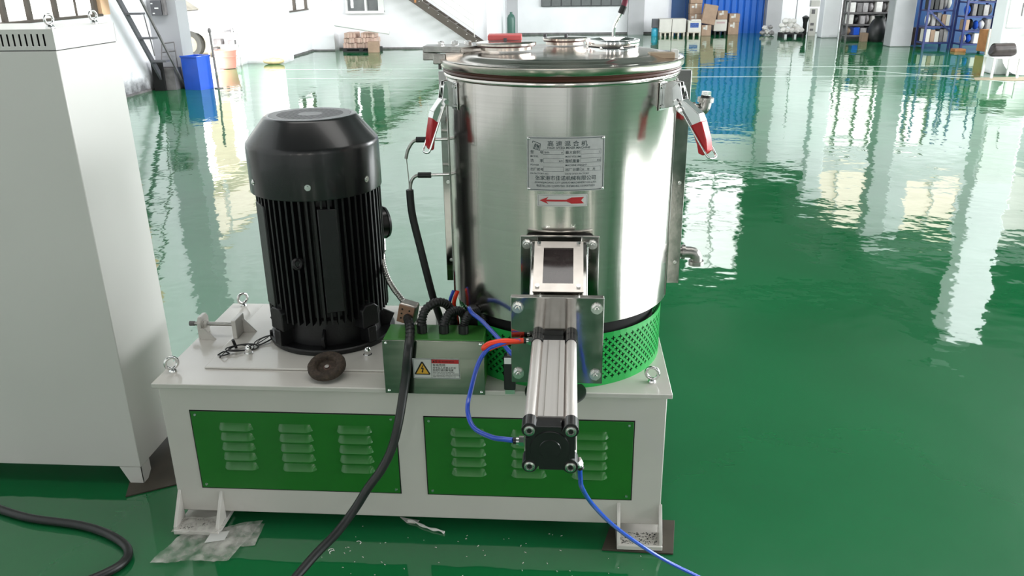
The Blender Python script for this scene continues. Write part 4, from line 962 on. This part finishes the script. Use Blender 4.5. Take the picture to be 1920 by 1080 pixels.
for i, (x, y, a) in enumerate(arcs):
    pts = [(x+.008*math.cos(a+t), y+.008*math.sin(a+t), .0018) for t in [k*.42 for k in range(8)]]
    tag(MB().tube(pts, .0010, n=6).build('curled_shaving', 'foam', smooth=60), 'curled white shaving on the green floor right of the hanging cable' if i == 2 else 'curled white shaving under the hanging cable, one of a touching pair', 'shaving', 'curled shavings by the hanging cable' if i < 2 else None)
random.seed(11)
mb = MB()
for k in range(70):
    x = random.uniform(.45, 1.35); y = random.uniform(-.24, .03); a = random.uniform(0, PI); l = random.uniform(.0012, .006)
    d = Vector((math.cos(a), math.sin(a), 0)); p = Vector((x, y, .0012))
    mb.bar(p-d*l/2, p+d*l/2, .0012, .001)
tag(mb.build('floor_shavings', 'foam', smooth=0), 'scattered fine white shavings on the green floor in front of the base', 'shavings', kind='stuff')

# ================================================================== CONTROL CABINET
cab = thing('control_cabinet', (-.55, .35, 0), 'tall pale grey steel control cabinet with vent slots, at the left edge', 'cabinet')
X0, X1, Y0, Y1, ZT = -1.0, -.2015, .202, .505, 1.372
MB().box(X0, X1, Y0, Y1, .0625, 1.3195).build('body', 'paint_cab', cab, bevel=.0025)
# slotted top band built around real slots
mb = MB(); pitch = .0163; sw = .0055; z0, z1 = 1.3215, ZT; sz0, sz1 = 1.3315, 1.3620
xs = [X1-.027-k*pitch for k in range(44)]
mb.box(X0, X1, Y0, Y0+.0015, z0, sz0); mb.box(X0, X1, Y0, Y0+.0015, sz1, z1)
last = X1
for x in xs: mb.box(x+sw/2, last, Y0, Y0+.0015, sz0, sz1); last = x-sw/2
mb.box(X0, last, Y0, Y0+.0015, sz0, sz1)
mb.box(X1-.0015, X1, Y0+.0015, Y1, z0, z1); mb.box(X0, X0+.0015, Y0, Y1, z0, z1); mb.box(X0, X1, Y1-.0015, Y1, z0, z1)
mb.box(X0, X1, Y0, Y1, z1, z1+.0015)
mb.build('vent_band', 'paint_cab', cab, smooth=0)
MB().box(X0+.004, X1-.004, Y0+.03, Y1-.004, 1.3215, 1.369).build('inner_tray', 'void', cab)
mb = MB()
for x in xs: mb.box(x-.004, x+.004, Y0-.0008, Y0, sz0-.0012, sz0)
mb.build('slot_lips', 'zinc', cab, smooth=0)
MB().box(X0+.002, X1-.002, Y0+.002, Y1-.002, 1.3195, 1.3215).build('joint_line', 'void', cab)
for x in (X0, X1):
    for y in (Y0, Y1):
        sx = -1 if x == X1 else 1; sy_2 = 1 if y == Y0 else -1
        mb = MB()
        mb.prism([(x, .0), (x+sx*.042, .0), (x+sx*.070, .0625), (x, .0625)], lambda u, v, d: Vector((u, d, v)), y, y+sy_2*.002)
        mb.prism([(y, .0), (y+sy_2*.016, .0), (y+sy_2*.045, .0125), (y+sy_2*.045, .0), (y+sy_2*.02, .0)] if 0 else [(y, .0), (y+sy_2*.022, .0), (y+sy_2*.052, .024), (y+sy_2*.052, .0625), (y, .0625)], lambda u, v, d: Vector((d, u, v)), x, x+sx*.002)
        mb.build('leg', 'paint_cab', cab, smooth=0)
for x, y in ((-.232, .245), (-.235, .462), (-.93, .245), (-.93, .462)): eyebolt((x, y, ZT+.0015), -.35, cab, R=.0125, r=.0035)

# ================================================================== LEFT BACKGROUND
# steel stair-ladder against the pillar
ld = thing('steel_ladder', (-4.5, 9.4, 0), 'blackened steel ladder stair climbing the left wall in front of the pillar', 'ladder')
def lp_(x, z): return Vector((x, 9.56-(z)*.64, z))
MB().bar((-4.62, 9.72, 0), (-4.62, 8.0, 2.30), .03, .075).build('left_stringer', 'grey_metal', ld)
MB().bar((-4.40, 9.83, 0), (-4.40, 8.15, 2.30), .022, .03).build('right_stringer', 'oldgrey', ld)
for z in (.42, .74, 1.06, 1.38, 1.70, 2.02):
    y = 9.72-z*.748
    MB().box(-4.61, -4.40, y-.06, y+.06, z-.012, z+.012).build('tread', 'grey_metal', ld)
MB().cyl((-4.52, 9.30, .5), (-4.52, 9.18, 1.05), .008, n=8).build('stay_rod', 'oldgrey', ld)
bx = thing('scrap_bin', (-4.55, 9.74, 0), 'dark grimy steel bin standing at the foot of the ladder', 'bin')
mb = MB()
for b in ((-4.72, -4.44, 9.62, 9.63, .02, .30), (-4.72, -4.44, 9.84, 9.85, .02, .30), (-4.72, -4.71, 9.63, 9.84, .02, .30), (-4.45, -4.44, 9.63, 9.84, .02, .30), (-4.72, -4.44, 9.62, 9.85, 0, .02)): mb.box(*b)
mb.build('shell', 'oldgrey', bx, bevel=.003)
MB().box(-4.73, -4.57, 9.56, 9.60, 0, .40).build('dark_front', 'void', bx, bevel=.003)
rk = thing('wire_stand', (-4.5, 9.8, .3), 'thin grey wire stand leaning on the pillar above the bin', 'stand')
mb = MB()
for a, b in (((-4.70, 9.80, .30), (-4.64, 9.80, .62)), ((-4.46, 9.80, .30), (-4.46, 9.80, .64)), ((-4.64, 9.80, .62), (-4.46, 9.80, .64)), ((-4.66, 9.82, .5), (-4.46, 9.82, .52))): mb.cyl(a, b, .008, n=8)
mb.build('frame', 'oldgrey', rk)
eb = thing('switch_box', (-4.61, 9.84, 1.0), 'dark grey electrical switch box with white labels fixed on the pillar', 'switch box')
MB().box(-4.71, -4.56, 9.78, 9.86, 1.00, 1.20).build('case', 'grey_metal', eb, bevel=.004)
MB().box(-4.55, -4.51, 9.78, 9.86, 1.00, 1.22).build('side_case', 'oldgrey', eb, bevel=.004)
for x0, x1, z0, z1 in ((-4.655, -4.60, 1.085, 1.105), (-4.70, -4.675, 1.15, 1.165), (-4.69, -4.66, 1.02, 1.035)): MB().box(x0, x1, 9.776, 9.78, z0, z1).build('white_tag', 'white_plastic', eb)
# blue bin: rotated open box
bb = thing('blue_bin', (-4.13, 9.72, 0), 'bright blue plastic bin standing at the gate beside the pillar', 'bin')
R_ = rotz(-.35, (-4.15, 9.75, 0)); mb = MB()
for b in ((-4.31, -4.02, 9.62, 9.635, .0, .46), (-4.31, -4.02, 9.86, 9.875, 0, .46), (-4.31, -4.295, 9.635, 9.86, 0, .46), (-4.035, -4.02, 9.635, 9.86, 0, .46), (-4.30, -4.03, 9.63, 9.87, .0, .02)): mb.box(*b, m=R_)
mb.build('shell', 'bluebin', bb, bevel=.004)
mb = MB()
for b in ((-4.32, -4.01, 9.612, 9.62, .44, .465), (-4.32, -4.01, 9.875, 9.883, .44, .465)): mb.box(*b, m=R_)
mb.build('rim', 'bluebin', bb, bevel=.002)
ps = thing('stand_pole', (-3.90, 9.78, 0), 'slim grey pole on a small base at the right of the blue bin', 'pole')
MB().cyl((-3.905, 9.80, .01), (-3.925, 9.80, .80), .015, n=10).build('shaft', 'oldgrey', ps)
MB().ball((-3.925, 9.80, .79), .024, sc=(1, 1, 1.6)).build('knob', 'oldgrey', ps, smooth=60)
MB().cyl((-3.90, 9.80, 0), (-3.90, 9.80, .012), .06, n=20).build('base_disc', 'oldgrey', ps)
# shelf, bucket outside the gate
sf = thing('low_rack', (-4.95, 12.75, 0), 'low white rack holding dark tools just outside the gate', 'rack')
mb = MB()
for x in (-5.24, -4.78):
    for y in (12.72, 12.98): mb.box(x-.012, x+.012, y-.012, y+.012, 0, .66)
for z in (.14, .36, .56): mb.box(-5.24, -4.78, 12.72, 12.98, z, z+.015)
mb.build('frame', 'white_plastic', sf)
for i, (x0, x1, z0, z1) in enumerate(((-5.16, -5.02, .375, .47), (-4.90, -4.80, .375, .45), (-5.20, -5.10, .155, .33), (-4.98, -4.82, .575, .60), (-4.98, -4.82, .62, .645))):
    tag(MB().box(x0, x1, 12.76, 12.9, z0, z1).build('tool_box', 'oldgrey', bevel=.006), ['dark tool case on the middle shelf of the low rack, left', 'dark tool case on the middle shelf of the low rack, right', 'dark upright case on the bottom shelf of the low rack', 'thin grey tray on the top shelf of the low rack', 'grey tray lying above the thin tray on the low rack'][i], 'case')
M['bucket'] = mat('sunlit_salmon_plastic', (.72, .30, .24), .5)  # red made paler in the colour itself, as if washed out by light
bk = thing('red_bucket', (-4.83, 12.5, 0), 'faded red bucket in bright light at the gate', 'bucket')
MB().lathe([(0, .008), (.150, .008), (.185, .295), (.192, .295), (.192, .31), (.178, .31), (.145, .02)], (-4.84, 12.45, 0), 32).build('pail', 'bucket', bk, smooth=40)
MB().lathe([(.180, .20), (.187, .20), (.187, .215), (.180, .215)], (-4.84, 12.45, 0), 32, closed_prof=True).build('band', 'bucket', bk)
# car outside
car = thing('car', (-7.2, 15.2, 0), 'white car parked outside beyond the gate, cut off by the pillar', 'car')
pf_ = [(-8.9, .22), (-8.9, .62), (-8.7, .80), (-8.2, 1.22), (-7.2, 1.26), (-6.55, .86), (-5.75, .74), (-5.55, .58), (-5.52, .24), (-5.9, .20), (-5.96, .34), (-6.12, .46), (-6.32, .50), (-6.52, .46), (-6.66, .34), (-6.70, .20)]
MB().prism(pf_, lambda u, v, d: Vector((u, d, v)), 14.35, 15.7).build('body', 'car', car, bevel=.03)
for x in (-6.33,):
    w1 = MB().lathe([(.16, .02), (.255, .0), (.262, .03), (.262, .16), (.255, .19), (.16, .17)], (x, 14.33, .262), 36, axis=(0, 1, 0)).build('wheel', 'tyre', car, smooth=40)
    MB().lathe([(0, .02), (.05, .015), (.15, .03), (.16, .015), (.162, .03)], (x, 14.33, .262), 28, axis=(0, 1, 0)).build('rim', 'pallet_wood', w1, smooth=40)
    MB().cyl((x, 14.345, .262), (x, 14.34, .262), .045, n=14).build('hub_cap', 'oldgrey', w1)
MB().prism([(-8.1, .88), (-7.95, 1.16), (-7.25, 1.18), (-6.75, .90)], lambda u, v, d: Vector((u, d, v)), 14.342, 14.35).build('side_window', 'pane_grey', car)
MB().prism([(-7.15, 1.24), (-6.58, .87), (-6.52, .87), (-7.1, 1.26)], lambda u, v, d: Vector((u, d, v)), 14.5, 15.5).build('windscreen', 'pane_grey', car)
MB().ball((-6.75, 14.28, .98), .07, sc=(.8, 1, 1.2)).build('wing_mirror', 'grey_metal', car, smooth=60)
MB().box(-5.62, -5.50, 14.5, 15.5, .26, .36).build('bumper_grille', 'grey_metal', car, bevel=.01)
# outside wall, bright
struct(MB().box(-16, -5.6, 18.6, 18.8, 0, 5).build('wall_yard', 'wall_cream', smooth=0))
# sack at the pillar foot
tag(MB().ball((-4.25, 13.14, .055), .20, 18, 10, (1, .55, .30), jit=.04).build('yellow_sack', mat('straw_yellow', (.72, .52, .30), .7, var=.25, scale=12), smooth=60), 'yellowish cloth sack slumped at the foot of the white pillar', 'sack')

# ================================================================== OFFICE BLOCK: STAIR, TILES, TUBE
stc = thing('steel_staircase', (-1.4, 15.8, 0), 'brown steel staircase with thin rails rising left along the office wall', 'staircase')
MB().bar((-.62, 15.60, .02), (-3.4, 15.60, 1.92), .06, .135).build('near_stringer', 'stair_steel', stc)
MB().bar((-.62, 16.05, .02), (-3.4, 16.05, 1.92), .06, .135).build('far_stringer', 'stair_steel', stc)
for k in range(14):
    x = -.75-.19*k; z = .13+.13*k
    MB().box(x-.11, x+.09, 15.63, 16.02, z-.008, z+.008).build('tread', 'stair_steel', stc)
mb0 = None
for k in range(12):
    x = -.82-.19*k; z = .19+.13*k
    if z > 1.8: break
    MB().box(x-.012, x+.012, 15.560, 15.570, z+.0, z+.014).build('tread_bolt', 'zinc', stc)
for dz in (.22, .36, .50): MB().cyl((-.86, 15.60, .22+dz-.03), (-3.0, 15.60, 1.68+dz-.03), .006, n=6).build('rail', 'paint', stc)
for x, z in ((-.86, .18), (-1.9, .89), (-2.9, 1.57)): MB().cyl((x, 15.60, z), (x, 15.60, z+.54), .007, n=6).build('rail_post', 'paint', stc)
MB().box(-2.06, -2.02, 15.56, 15.57, .95, 1.10).build('orange_tab', 'wood', stc)
tl = thing('tile_stack', (-3.2, 15.7, 0), 'stack of pinkish bundled tiles on a black pallet under the office window', 'tile stack')
MB().box(-3.58, -2.86, 15.45, 15.95, .0, .03).box(-3.58, -2.86, 15.45, 15.95, .055, .075).box(-3.58, -3.50, 15.45, 15.95, .03, .055).box(-3.24, -3.16, 15.45, 15.95, .03, .055).box(-2.94, -2.86, 15.45, 15.95, .03, .055).build('pallet', 'pallet', tl)
t0 = None; random.seed(5)
for r in range(3):
    n = 12-(1 if r == 2 else 0)
    for i in range(n):
        if r == 2 and i in (4, 5): continue
        x = -3.555+.0575*i+.02*r; z = .077+r*.102
        if t0 is None: t0 = MB().box(x-.027, x+.027, 15.50, 15.90, z, z+.097).build('tile', 'brick', tl, bevel=.003)
        else:
            t = again(t0, tl, (x, 15.70+random.uniform(-.03, .03), z)); t.rotation_euler = (0, random.uniform(-.06, .06), 0)
tag(MB().cyl((-3.70, 15.42, .545), (-2.58, 15.42, .372), .030, n=14).build('white_tube', 'white_plastic', smooth=40), 'long white tube lying across the top of the tile stack', 'tube')
tag(MB().box(-3.02, -2.80, 15.30, 15.42, 0, .22).build('tile_carton', 'carton', bevel=.004), 'small brown carton leaning at the right end of the tile stack', 'carton')
# blue-grey door leaf and gas bottle beside the office block
struct(MB().box(-.47, -.20, 19.4, 19.45, 0, 2.2).build('door_3', 'wall_grey', bevel=.005))
gb = thing('gas_bottle', (-.18, 18.4, 0), 'dark green gas bottle standing behind the office corner', 'gas bottle')
MB().lathe([(0, 0), (.09, 0), (.095, .02), (.095, .50), (.07, .57), (.03, .60), (.03, .64), (0, .64)], (-.28, 18.2, 0), 24).build('bottle', 'teal', gb, smooth=50)

# ================================================================== FAR WALL CARTONS
def carton(name, m, b, label, cat='carton', rot=None, group=None, tape=True):
    o = MB().box(*b, m=rot).build(name, m, None, bevel=.006)
    tag(o, label, cat, group)
    if tape:
        xm = (b[0]+b[1])/2; MB().box(xm-.022, xm+.022, b[2]-.002, b[2], b[4]+(b[5]-b[4])*.55, b[5], m=rot).build('tape', 'carton_pale', o, smooth=0)
        MB().box(b[0]+.04, b[0]+.10, b[2]-.002, b[2], b[5]-.10, b[5]-.05, m=rot).build('shipping_label', 'label_white', o, smooth=0)
    return o
def pallet(x0, x1, y0, y1, m, label):
    t = thing('pallet', ((x0+x1)/2, (y0+y1)/2, 0), label, 'pallet')
    for x in (x0, (x0+x1)/2-.02, x1-.04): MB().box(x, x+.04, y0, y1, 0, .075).build('bearer', m, t)
    for k in range(3):
        a = y0+(y1-y0-.1)*k/2; MB().box(x0, x1, a, a+.1, .075, .092).build('deck_board', m, t)
wd = thing('water_dispenser', (3.16, 19.35, 0), 'dark water dispenser with a cyan bottle at the left end of the cartons', 'dispenser')
MB().box(3.08, 3.24, 19.25, 19.40, .19, .40).build('cabinet', 'grey_metal', wd, bevel=.01)
MB().lathe([(0, 0), (.078, 0), (.082, .02), (.082, .15), (.06, .185), (0, .19)], (3.16, 19.32, 0), 20).build('cyan_bottle', 'cyan', wd, smooth=50)
pallet(3.27, 3.53, 19.15, 19.6, 'pallet_wood', 'pale wooden pallet under the leftmost grey-white carton')
carton('white_carton', 'carton_pale', (3.25, 3.545, 19.15, 19.6, .093, .40), 'leftmost large grey-white carton, next to the water dispenser', tape=False)
pallet(3.56, 3.87, 19.15, 19.6, 'pallet_wood', 'pale wooden pallet under the second grey-white carton')
carton('white_carton', 'carton_pale', (3.555, 3.885, 19.15, 19.6, .093, .40), 'second large grey-white carton from the water dispenser', tape=False)
pallet(3.92, 4.24, 19.1, 19.5, 'pallet_wood', 'pale pallet under the carton with the blue print')
c = carton('printed_carton', 'carton_pale', (3.93, 4.24, 19.1, 19.5, .093, .36), 'pale carton with a blue printed panel, in front of the tall brown stack', tape=False)
MB().box(3.98, 4.18, 19.097, 19.1, .20, .31).build('blue_print', mat('blue_print', (.04, .09, .30), .6, var=.5, scale=30), c)
MB().box(4.0, 4.22, 19.08, 19.2, .36, .385).build('top_flap', 'foam', c)
for k, lb in enumerate(('lowest brown carton of the tall stack against the blue partition', 'second brown carton up in the tall stack by the blue partition', 'third brown carton up in the tall stack by the blue partition', 'fourth brown carton up in the tall stack by the blue partition', 'top brown carton of the tall stack by the blue partition')):
    carton('brown_carton', 'carton', (4.02+.006*(k % 2), 4.31+.006*(k % 2), 19.62, 19.92, .245*k, .245*k+.24), lb)
carton('brown_carton', 'carton', (4.27, 4.50, 19.2, 19.5, 0, .25), 'plain brown carton under the tilted one')
carton('brown_carton', 'carton', (4.26, 4.58, 19.25, 19.45, .27, .72), 'tall tilted brown carton leaning right on top of another', rot=roty(.16, (4.4, 19.3, .27)), tape=False)
pallet(4.62, 4.90, 19.45, 19.85, 'pallet', 'dark pallet under the white printed carton')
c = carton('white_carton', 'carton_pale', (4.60, 4.91, 19.45, 19.85, .093, .36), 'white carton with faint pink print, on the dark pallet', tape=False)
MB().box(4.66, 4.86, 19.447, 19.45, .27, .31).build('pink_print', mat('pink_print', (.5, .36, .36), .6), c)
carton('brown_carton', 'carton', (4.68, 4.92, 19.5, 19.8, .362, .56), 'brown carton resting on the white printed carton')
carton('brown_carton', 'carton', (4.96, 5.21, 19.5, 19.85, 0, .29), 'lower brown carton of the rightmost pair')
carton('brown_carton', 'carton', (4.97, 5.22, 19.5, 19.85, .292, .49), 'upper brown carton of the rightmost pair')
# foam packing on a black pallet
pallet(6.02, 6.50, 18.4, 18.9, 'pallet', 'black pallet under the heap of white packing parts')
random.seed(21); k = 0
spots = [(6.05, .16), (6.16, .15), (6.28, .15), (6.40, .14), (6.47, .16), (6.02, .26), (6.12, .27), (6.23, .27), (6.33, .26), (6.20, .36), (6.29, .35), (6.10, .36), (6.40, .22)]
for i, (x, z) in enumerate(spots):
    o = MB().ball((x, 18.62+random.uniform(-.06, .06), z), .062+random.uniform(0, .016), 10, 7, (1, 1, .82), jit=.16).build('foam_lump', 'foam', smooth=30)
    tag(o, 'lump of white packing foam in the heap on the black pallet', 'foam', 'white foam lumps heaped on the black pallet')
for i, (x, z) in enumerate([(5.72, .06), (5.84, .07), (5.95, .06), (5.78, .17), (5.90, .19)]):
    o = MB().ball((x, 19.2+.05*(i % 2), z), .065, 9, 6, (1, 1, .8), jit=.18).build('foam_lump', 'foam' if i % 2 else 'grey_wrap', smooth=30)
    tag(o, 'small wrapped lump on the floor left of the black pallet', 'foam', 'wrapped lumps on the floor left of the black pallet')
bf = thing('black_funnel', (6.63, 19.0, 0), 'black funnel-topped post between the foam heap and the grey panel', 'funnel')
MB().lathe([(.04, 0), (.05, .02), (.05, .30), (.085, .42), (.02, .46), (0, .46)], (6.66, 19.0, 0), 16).build('post', 'rubber', bf, smooth=40)
gp = thing('display_sign', (6.78, 18.9, 0), 'tall pale grey printed panel leaning left of the white column', 'panel')
MB().box(6.71, 6.88, 18.85, 18.90, 0, .62).build('sheet', 'carton_pale', gp, bevel=.004)
for z0, z1 in ((.50, .60), (.24, .30), (.12, .17)): MB().box(6.74, 6.82, 18.847, 18.85, z0, z1).build('grey_print', 'oldgrey', gp)
MB().box(6.70, 6.90, 18.80, 18.95, .66, .80).build('top_box', 'carton_pale', gp)

# ================================================================== RACKS WITH PARCELS
def rack(name, x0, x1, y0, y1, levels, m, label, top):
    t = thing(name, ((x0+x1)/2, (y0+y1)/2, 0), label, 'rack')
    for x in (x0, x1):
        for y in (y0, y1): MB().box(x-.018, x+.018, y-.018, y+.018, 0, top).build('post', m, t)
    for z in levels: MB().box(x0, x1, y0, y1, z-.03, z).build('shelf', m, t, bevel=.003)
    return t
rack('storage_rack', 7.20, 8.35, 17.6, 18.0, (.10, .33, .58, .84, 1.1), 'oldgrey', 'grey storage rack crammed with parcels between the two columns', 1.5)
rack('storage_rack', 7.98, 8.46, 15.3, 15.7, (.12, .42, .72, 1.0), 'bluerack', 'left blue steel rack behind the grey column', 1.7)
rack('storage_rack', 8.52, 9.05, 14.9, 15.3, (.12, .36, .62, .88, 1.15), 'bluerack', 'middle blue steel rack at the right side', 1.7)
rack('storage_rack', 9.12, 9.75, 14.7, 15.1, (.12, .46, .80, 1.1), 'bluerack', 'right blue steel rack beside the white column', 1.7)
for a, b in (((7.98, 15.28, .72), (8.46, 15.28, .30)),):
    tag(MB().bar(a, b, .012, .03).build('brace_bar', 'bluerack'), 'diagonal blue brace bar across the left blue rack', 'bar')
random.seed(9)
cols_ = [('foam', 'white'), ('grey_wrap', 'grey'), ('carton', 'brown'), ('oldgrey', 'dark grey'), ('carton_pale', 'pale'), ('bluebin', 'blue'), ('rubber', 'black')]
ordn = ['first', 'second', 'third', 'fourth', 'fifth', 'sixth', 'seventh', 'eighth', 'ninth']
def fill(x0, x1, yf, z, hmax, rn, lv, n, weights):
    w = (x1-x0-.04)/n
    for i in range(n):
        mk, cn = random.choices(cols_, weights)[0]
        h = hmax*random.uniform(.8, 1.05); xa = x0+.02+w*i+.006; xb = xa+w*random.uniform(.75, .95)
        shape = random.random()
        if shape < .55:
            o = MB().box(xa, xb, yf, yf+.25, z+.002, z+h, m=rotz(random.uniform(-.08, .08), ((xa+xb)/2, yf+.12, 0))).build('parcel', mk, bevel=.008); kind = 'parcel'
        else:
            r = (xb-xa)/2; o = MB().ball(((xa+xb)/2, yf+.12, z+h*.5+.004), 1, 12, 8, (r*.92, .11, h*.47), jit=.05).build('bundle', mk, smooth=40); kind = 'bundle'
        tag(o, '%s %s, %s shelf of the %s, %s from left' % (cn, kind, lv, rn, ordn[i]), kind)
W1 = (4, 7, 1, 6, 2, 1, 3); W2 = (1, 2, 2, 6, 1, 5, 6)
for z, h_, lv, n in ((.10, .185, 'bottom', 8), (.33, .205, 'second', 9), (.58, .215, 'third', 8), (.84, .215, 'fourth', 9)): fill(7.20, 8.35, 17.62, z, h_, 'grey rack between the columns', lv, n, W1)
for z, h_, lv, n in ((.12, .25, 'bottom', 5), (.42, .25, 'second', 5), (.72, .23, 'third', 5)): fill(7.98, 8.46, 15.32, z, h_, 'left blue rack', lv, n, W1)
for z, h_, lv, n in ((.12, .19, 'bottom', 5), (.36, .21, 'second', 5), (.62, .21, 'third', 5), (.88, .22, 'fourth', 5)): fill(8.52, 9.05, 14.92, z, h_, 'middle blue rack', lv, n, W2)
for z, h_, lv, n in ((.12, .28, 'bottom', 4), (.46, .26, 'second', 4), (.80, .2, 'third', 4)): fill(9.12, 9.75, 14.72, z, h_, 'right blue rack', lv, n, W2)
struct(MB().box(7.25, 8.4, 18.05, 18.1, 0, 1.02).build('wall_grey_screen', 'wall_grey', smooth=0))
struct(MB().box(7.95, 9.9, 16.6, 16.65, 0, 1.15).build('wall_low_screen', 'bluewall_dark', smooth=0))
bgk = thing('refuse_bag', (7.65, 16.9, 0), 'big black bulging bag standing left of the grey column', 'bag')
MB().lathe([(0, 0), (.17, 0), (.21, .10), (.20, .28), (.14, .42), (.09, .48), (.11, .54), (0, .55)], (7.72, 17.15, 0), 20).build('sack', 'rubber', bgk, smooth=50)
tag(MB().box(7.40, 7.52, 17.1, 17.3, 0, .18).build('brown_box', 'carton', bevel=.004), 'small tan box on the floor left of the black bulging bag', 'carton')
tag(MB().box(7.98, 8.20, 15.9, 16.1, .02, .36).build('dark_crate', 'leather', bevel=.01), 'dark brown crate right behind the grey column', 'crate')
wc = thing('wooden_crate', (8.75, 14.2, 0), 'orange-brown wooden crate on end in front of the blue racks', 'crate')
Rw = rotz(.25, (8.75, 14.25, 0))
MB().box(8.60, 8.92, 14.15, 14.40, .04, .42, m=Rw).build('box', 'wood', wc, bevel=.006)
for b in ((8.585, 8.61, 14.12, 14.15, 0, .44), (8.91, 8.935, 14.12, 14.15, 0, .44), (8.61, 8.91, 14.12, 14.15, .22, .24)): MB().box(*b, m=Rw).build('batten', 'pallet_wood', wc)
tag(MB().box(8.30, 8.50, 14.6, 14.8, 0, .05).build('orange_tray', 'wood', bevel=.004), 'flat orange tray on the floor before the middle blue rack', 'tray')

# ================================================================== RIGHT COLUMN GROUP
wp = thing('notice_board', (7.40, 10.97, .64), 'plain white notice board on the front of the right-hand white column', 'board')
MB().box(7.36, 7.86, 10.92, 10.948, .66, 1.6).build('panel', 'white_plastic', wp, bevel=.004)
MB().box(7.53, 7.545, 10.91, 10.92, .82, 1.0).build('grey_clip', 'oldgrey', wp)
st = thing('white_stool', (7.27, 10.65, 0), 'small white stool table standing before the right-hand column', 'stool')
MB().box(7.07, 7.46, 10.50, 10.82, .27, .292).build('seat', 'white_plastic', st, bevel=.006)
for x in (7.09, 7.44):
    for y in (10.52, 10.80): MB().box(x-.014, x+.014, y-.014, y+.014, .004, .27).build('leg', 'white_plastic', st)
tag(MB().tube([(7.09, 10.66, .385), (7.11, 10.66, .382), (7.20, 10.66, .380), (7.28, 10.66, .384), (7.38, 10.66, .385), (7.40, 10.66, .388)], .09, n=18, rad=lambda t: .091*(1-abs(2*t-1)**7*.5)).build('vinyl_bag', 'leather', smooth=60), 'dark brown cylindrical vinyl bag lying on the white stool', 'bag')
tag(MB().lathe([(0, 0), (.18, .01), (.27, .05), (.30, .10), (.305, .11), (.27, .065), (.18, .02), (0, .012)], (7.66, 10.935, .308), 36, axis=(-.1, -1, .05)).build('white_dish', 'white_plastic', smooth=60), 'large round white dish leaning behind the vinyl bag', 'dish')
tag(MB().prism([(6.80, 10.36), (7.25, 10.22), (7.75, 10.35), (7.80, 10.70), (6.9, 10.62)], lambda u, v, d: Vector((u, v, d)), .0005, .0035).build('cardboard_sheet', 'cardsheet'), 'flattened brown cardboard sheet on the floor under the white stool', 'cardboard')

for o in list(bpy.data.objects):
    if o.type == 'LIGHT': o['kind'] = 'helper'
